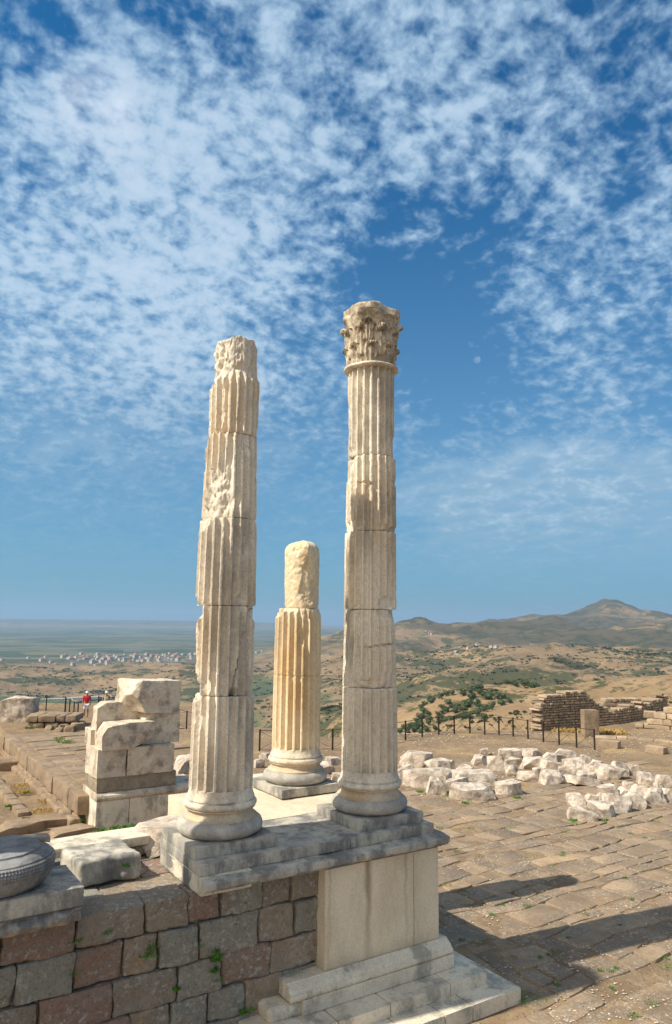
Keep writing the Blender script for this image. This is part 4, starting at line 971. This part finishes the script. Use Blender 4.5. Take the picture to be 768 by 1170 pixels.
# ------------------------------------------------------------------ town
def house_mesh(w, d, h, wall, roof, pitched=True):
    V = [(-w,-d,0),(w,-d,0),(w,d,0),(-w,d,0),(-w,-d,h),(w,-d,h),(w,d,h),(-w,d,h)]
    Fc = [(0,1,5,4),(1,2,6,5),(2,3,7,6),(3,0,4,7)]; mi = [0]*4
    e = 1.06; V += [(-w*e,-d*e,h),(w*e,-d*e,h),(w*e,d*e,h),(-w*e,d*e,h)]
    if pitched: V += [(-w*.5,0,h*1.35),(w*.5,0,h*1.35)]; Fc += [(8,9,13,12),(10,11,12,13),(9,10,13),(11,8,12)]; mi += [1]*4
    else: V += [(-w*e,-d*e,h+.5),(w*e,-d*e,h+.5),(w*e,d*e,h+.5),(-w*e,d*e,h+.5)]; Fc += [(8,9,13,12),(9,10,14,13),(10,11,15,14),(11,8,12,15),(12,13,14,15)]; mi += [1]*5
    me = bpy.data.meshes.new('house'); me.from_pydata(V, [], Fc); me.materials.append(wall); me.materials.append(roof); me.polygons.foreach_set('material_index', mi); return me
M['town'] = simple('town_wall', (.48,.45,.42)); M['towntile'] = simple('town_tile', (.30,.17,.12))
HM = [house_mesh(9,7,9,M['town'],M['towntile']), house_mesh(8,8,12,M['wallc'],M['towntile']), house_mesh(12,8,8,M['town'],M['town'],False), house_mesh(10,9,14,M['town'],M['towntile'])]
def put(me, name, x, y, label, cat, group, s=1, rz=0):
    o = bpy.data.objects.new(name, me); o.location = (x, y, hgt(x, y)-1); o.scale = (s,)*3; o.rotation_euler = (0, 0, rz); C.objects.link(o); tag(o, label, cat, group)
for i in range(170):
    px = rr.choice((rr.gauss(140, 30), rr.gauss(105, 30), rr.uniform(60, 300), rr.gauss(195, 25))); r = rr.gauss(5000, 280)+(px-150)*3; d = gp(px, r)
    put(rr.choice(HM), 'house', d.x, d.y, 'tiny white or red-roofed house of the town in the plain', 'house', 'houses of the distant town', rr.uniform(.8, 1.5), rr.choice((.3, .35, 1.9, 1.2)))
for i in range(26):
    px = rr.uniform(475, 640); r = rr.uniform(2850, 3150) if px > 510 else rr.uniform(4300, 4700); d = gp(px, r)
    put(rr.choice(HM), 'house', d.x, d.y, 'tiny house of the village strung along the hill ridge', 'house', 'houses of the ridge village', .7, rr.uniform(0, 3))
SM = house_mesh(60, 12, 7, M['wallw'], M['shed'], False)
for i, (px, r, l, s) in enumerate([(68,2350,'long pale roofed shed at the left of the valley works',.8),(105,2280,'longest pale flat shed in the valley, left of the pile of blocks',.9),(148,2150,'pale flat shed in the valley, nearest to the pile of blocks',.7),(85,2050,'low pale shed in the valley, above the man in red',.7),(50,1900,'pale roadside shed in the valley above the fence posts',.6),(120,4400,'largest white building at the near edge of the distant town',.5),(200,4600,'white warehouse right of the distant town',.8),(150,6200,'white works far beyond the distant town',1.2)]):
    d = gp(px, r); put(SM, 'industrial_shed', d.x, d.y, l, 'shed', 'sheds in the valley', s, azpx(px)+pi/2+.15)
rr2 = random.Random(4)
for i in range(70):
    px = rr2.uniform(0, 260); r = rr2.uniform(1500, 2700); d = gp(px, r); rr = rr2; put_tree(d.x, d.y, rr2.uniform(12, 22), 'tall dark tree among the sheds in the valley', 'trees among the valley sheds')

# ------------------------------------------------------------------ haze
HX = 42000
mb = MB(); mb.box((-HX, -HX, -460), (HX, HX, 520)); hz = mb.build('haze', None) if False else None
m, nt = nm('haze_air'); v = nt.nodes.new('ShaderNodeVolumePrincipled'); v.inputs['Color'].default_value = (.40, .60, .84, 1); v.inputs['Density'].default_value = 5e-5; v.inputs['Anisotropy'].default_value = .15
o_ = nt.nodes.new('ShaderNodeOutputMaterial'); nt.links.new(v.outputs[0], o_.inputs['Volume'])
hz = mb.build('haze', m); tag(hz, kind='stuff')

# ------------------------------------------------------------------ world, sun, camera
SUN_EL = radians(47.8); sd = Vector((-1, .145, 0)).normalized()
sunvec = Vector((sd.x*cos(SUN_EL), sd.y*cos(SUN_EL), sin(SUN_EL)))
w = bpy.data.worlds.new('World'); bpy.context.scene.world = w; w.use_nodes = True; nt = w.node_tree; nt.nodes.clear(); k = N(nt)
sky = nt.nodes.new('ShaderNodeTexSky'); sky.sky_type = 'NISHITA'; sky.sun_disc = False; sky.sun_elevation = SUN_EL; sky.sun_rotation = atan2(sunvec.x, sunvec.y)
sky.altitude = 300; sky.dust_density = 1.2; sky.ozone_density = 2.5; sky.air_density = 1.0
tc = nt.nodes.new('ShaderNodeTexCoord').outputs['Generated']
D = k.vm('NORMALIZE', tc)
sep = k.n('ShaderNodeSeparateXYZ'); k.set(sep.inputs[0], D); dz = sep.outputs[2]
inv = k.m('DIVIDE', 1.0, k.m('ADD', k.m('MAXIMUM', dz, 0.0), .10))
Q = k.vm('SCALE', D, inv)
Q = k.vm('MULTIPLY', Q, (1, 1, 0))
def blob(px, py, rad, stretch=1.0):
    d = ray(px, py).normalized(); x = k.vm('DISTANCE', D, tuple(d)); return k.mr(x, rad/F, rad/F*.15)
def addup(lst):
    s = None
    for (px, py, rad, a) in lst:
        b = k.m('MULTIPLY', blob(px, py, rad), a); s = b if s is None else k.m('ADD', s, b)
    return s
cover = addup([(80,330,330,.30),(220,260,230,.20),(110,120,120,.22),(420,110,260,.24),(150,420,190,.14),(330,480,150,.12),(600,90,220,.13),(640,330,150,.12),(700,400,110,.12),(720,160,170,.07),(620,560,170,.26),(700,520,120,.2),(480,600,140,.12),
               (470,310,130,-.42),(500,400,120,-.42),(590,240,70,-.22),(540,450,80,-.24),(680,490,60,-.16),(620,470,70,-.2),(420,330,60,-.2),(40,60,90,-.12),(190,30,80,-.1),(700,30,110,-.10),(740,460,50,-.15),(560,190,70,-.12)])
Q2 = k.vm('MULTIPLY', k.vm('SCALE', D, k.m('DIVIDE', 1.0, k.m('ADD', k.m('MAXIMUM', dz, 0.0), .38))), (1, 1, 0))
wv = k.n('ShaderNodeTexNoise'); k.set(wv.inputs['Vector'], Q2); wv.inputs['Scale'].default_value = 7; wv.inputs['Detail'].default_value = 3
Q2 = k.vm('ADD', Q2, k.vm('SCALE', wv.outputs['Color'], .035))
cell = k.noise(Q2, 17, 4, .5); cell2 = k.noise(Q2, 40, 3, .55); wisp = k.noise(k.vm('MULTIPLY', Q, (2.2, 1.1, 0)), 2.3, 8, .62, .8); big = k.noise(Q2, 5.0, 5, .6)
dens = k.m('ADD', k.m('MULTIPLY', cell, .62), k.m('ADD', k.m('MULTIPLY', cell2, .95), k.m('MULTIPLY', big, .45)))
dens = k.m('ADD', dens, k.m('MULTIPLY', cover, .62))
a1 = k.mr(dens, .86, 1.38)
lowmask = k.mr(dz, .34, .16)
a2 = k.m('MULTIPLY', k.mr(k.m('ADD', wisp, k.m('MULTIPLY', cover, 1.0)), .50, 1.0), k.m('MULTIPLY', lowmask, .8))
def bank(px, py, rad, zs):
    d = ray(px, py).normalized(); q = k.vm('DISTANCE', k.vm('MULTIPLY', D, (1, 1, zs)), (d.x, d.y, d.z*zs))
    q = k.m('ADD', q, k.m('MULTIPLY', k.m('SUBTRACT', k.noise(Q2, 9, 6, .62), .5), .16)); return k.mr(q, rad/F, rad/F*.72)
bk_ = k.m('MAXIMUM', bank(650, 600, 185, 1.75), k.m('MULTIPLY', bank(530, 560, 110, 2.6), .7))
bk_ = k.m('MULTIPLY', bk_, k.mr(k.m('ADD', wisp, k.m('MULTIPLY', cell, .6)), .55, 1.0, .50, 1.0))
a2 = k.m('MAXIMUM', a2, k.m('MULTIPLY', bk_, k.mr(dz, .02, .2, .35, 1)))
a1 = k.m('MULTIPLY', a1, k.mr(dz, .12, .36, .25, 1))
alpha = k.m('MAXIMUM', a1, a2); alpha = k.m('MULTIPLY', alpha, k.mr(dz, .0, .12, .12, 1)); alpha = k.m('MULTIPLY', alpha, .82)
veil = k.m('MULTIPLY', k.mr(dz, .62, .0), .62); skyv = None
skyc = k.mix(1.0, sky.outputs[0], (.09, .74, 1.12), 'MULTIPLY')
cc = k.mix(k.mr(dz, .05, .45), (3.4, 4.9, 6.1), (4.0, 5.9, 7.8)); cc = k.mix(k.mr(dens, 1.1, 1.6, 0, .7), cc, (7.0, 8.2, 9.4))
col = k.mix(veil, skyc, (2.2, 3.9, 5.3)); col = k.mix(alpha, col, cc)
back = k.mr(k.vm('DOT_PRODUCT', D, tuple((-fw*.62-rt*.55+up*.5).normalized())), .35, .9)  # added bright cloud, unseen behind the camera to the left, fills the shaded fronts
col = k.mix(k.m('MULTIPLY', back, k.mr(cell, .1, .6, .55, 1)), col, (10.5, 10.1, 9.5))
glow = k.m('MULTIPLY', k.m('ADD', k.m('MULTIPLY', blob(110, 128, 52), k.m('MULTIPLY', k.mr(cell, .2, .7), .55)), k.m('MULTIPLY', k.mr(k.vm('DISTANCE', D, tuple(ray(545, 411).normalized())), 4.6/F, 3.2/F), k.mr(cell2, .3, .6, .04, .2))), 1.0)
col = k.mix(glow, col, (9, 9.4, 10.2))
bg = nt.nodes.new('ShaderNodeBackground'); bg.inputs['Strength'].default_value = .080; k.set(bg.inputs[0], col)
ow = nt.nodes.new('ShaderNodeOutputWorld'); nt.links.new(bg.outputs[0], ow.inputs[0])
sl = bpy.data.lights.new('sun', 'SUN'); sl.energy = 4.7; sl.angle = radians(.5); sl.color = (1, .93, .80); so = bpy.data.objects.new('sun', sl); C.objects.link(so)
so.rotation_euler = (-sunvec).to_track_quat('-Z', 'Y').to_euler()
cam = bpy.data.cameras.new('camera'); co = bpy.data.objects.new('camera', cam); C.objects.link(co)
cam.sensor_fit = 'VERTICAL'; cam.sensor_height = 36; cam.sensor_width = 24; cam.lens = F/1170*36; cam.clip_start = .1; cam.clip_end = 120000
R_ = Matrix((RT, UP, -FW)).transposed(); co.matrix_world = Matrix.Translation(CAM)@R_.to_4x4()
S = bpy.context.scene; S.camera = co
S.view_settings.view_transform = 'Standard'; S.view_settings.look = 'None'; S.view_settings.gamma = 1; S.view_settings.exposure = .4; S.view_settings.use_curve_mapping = False
S.cycles.volume_bounces = 1 if hasattr(S, 'cycles') else 0
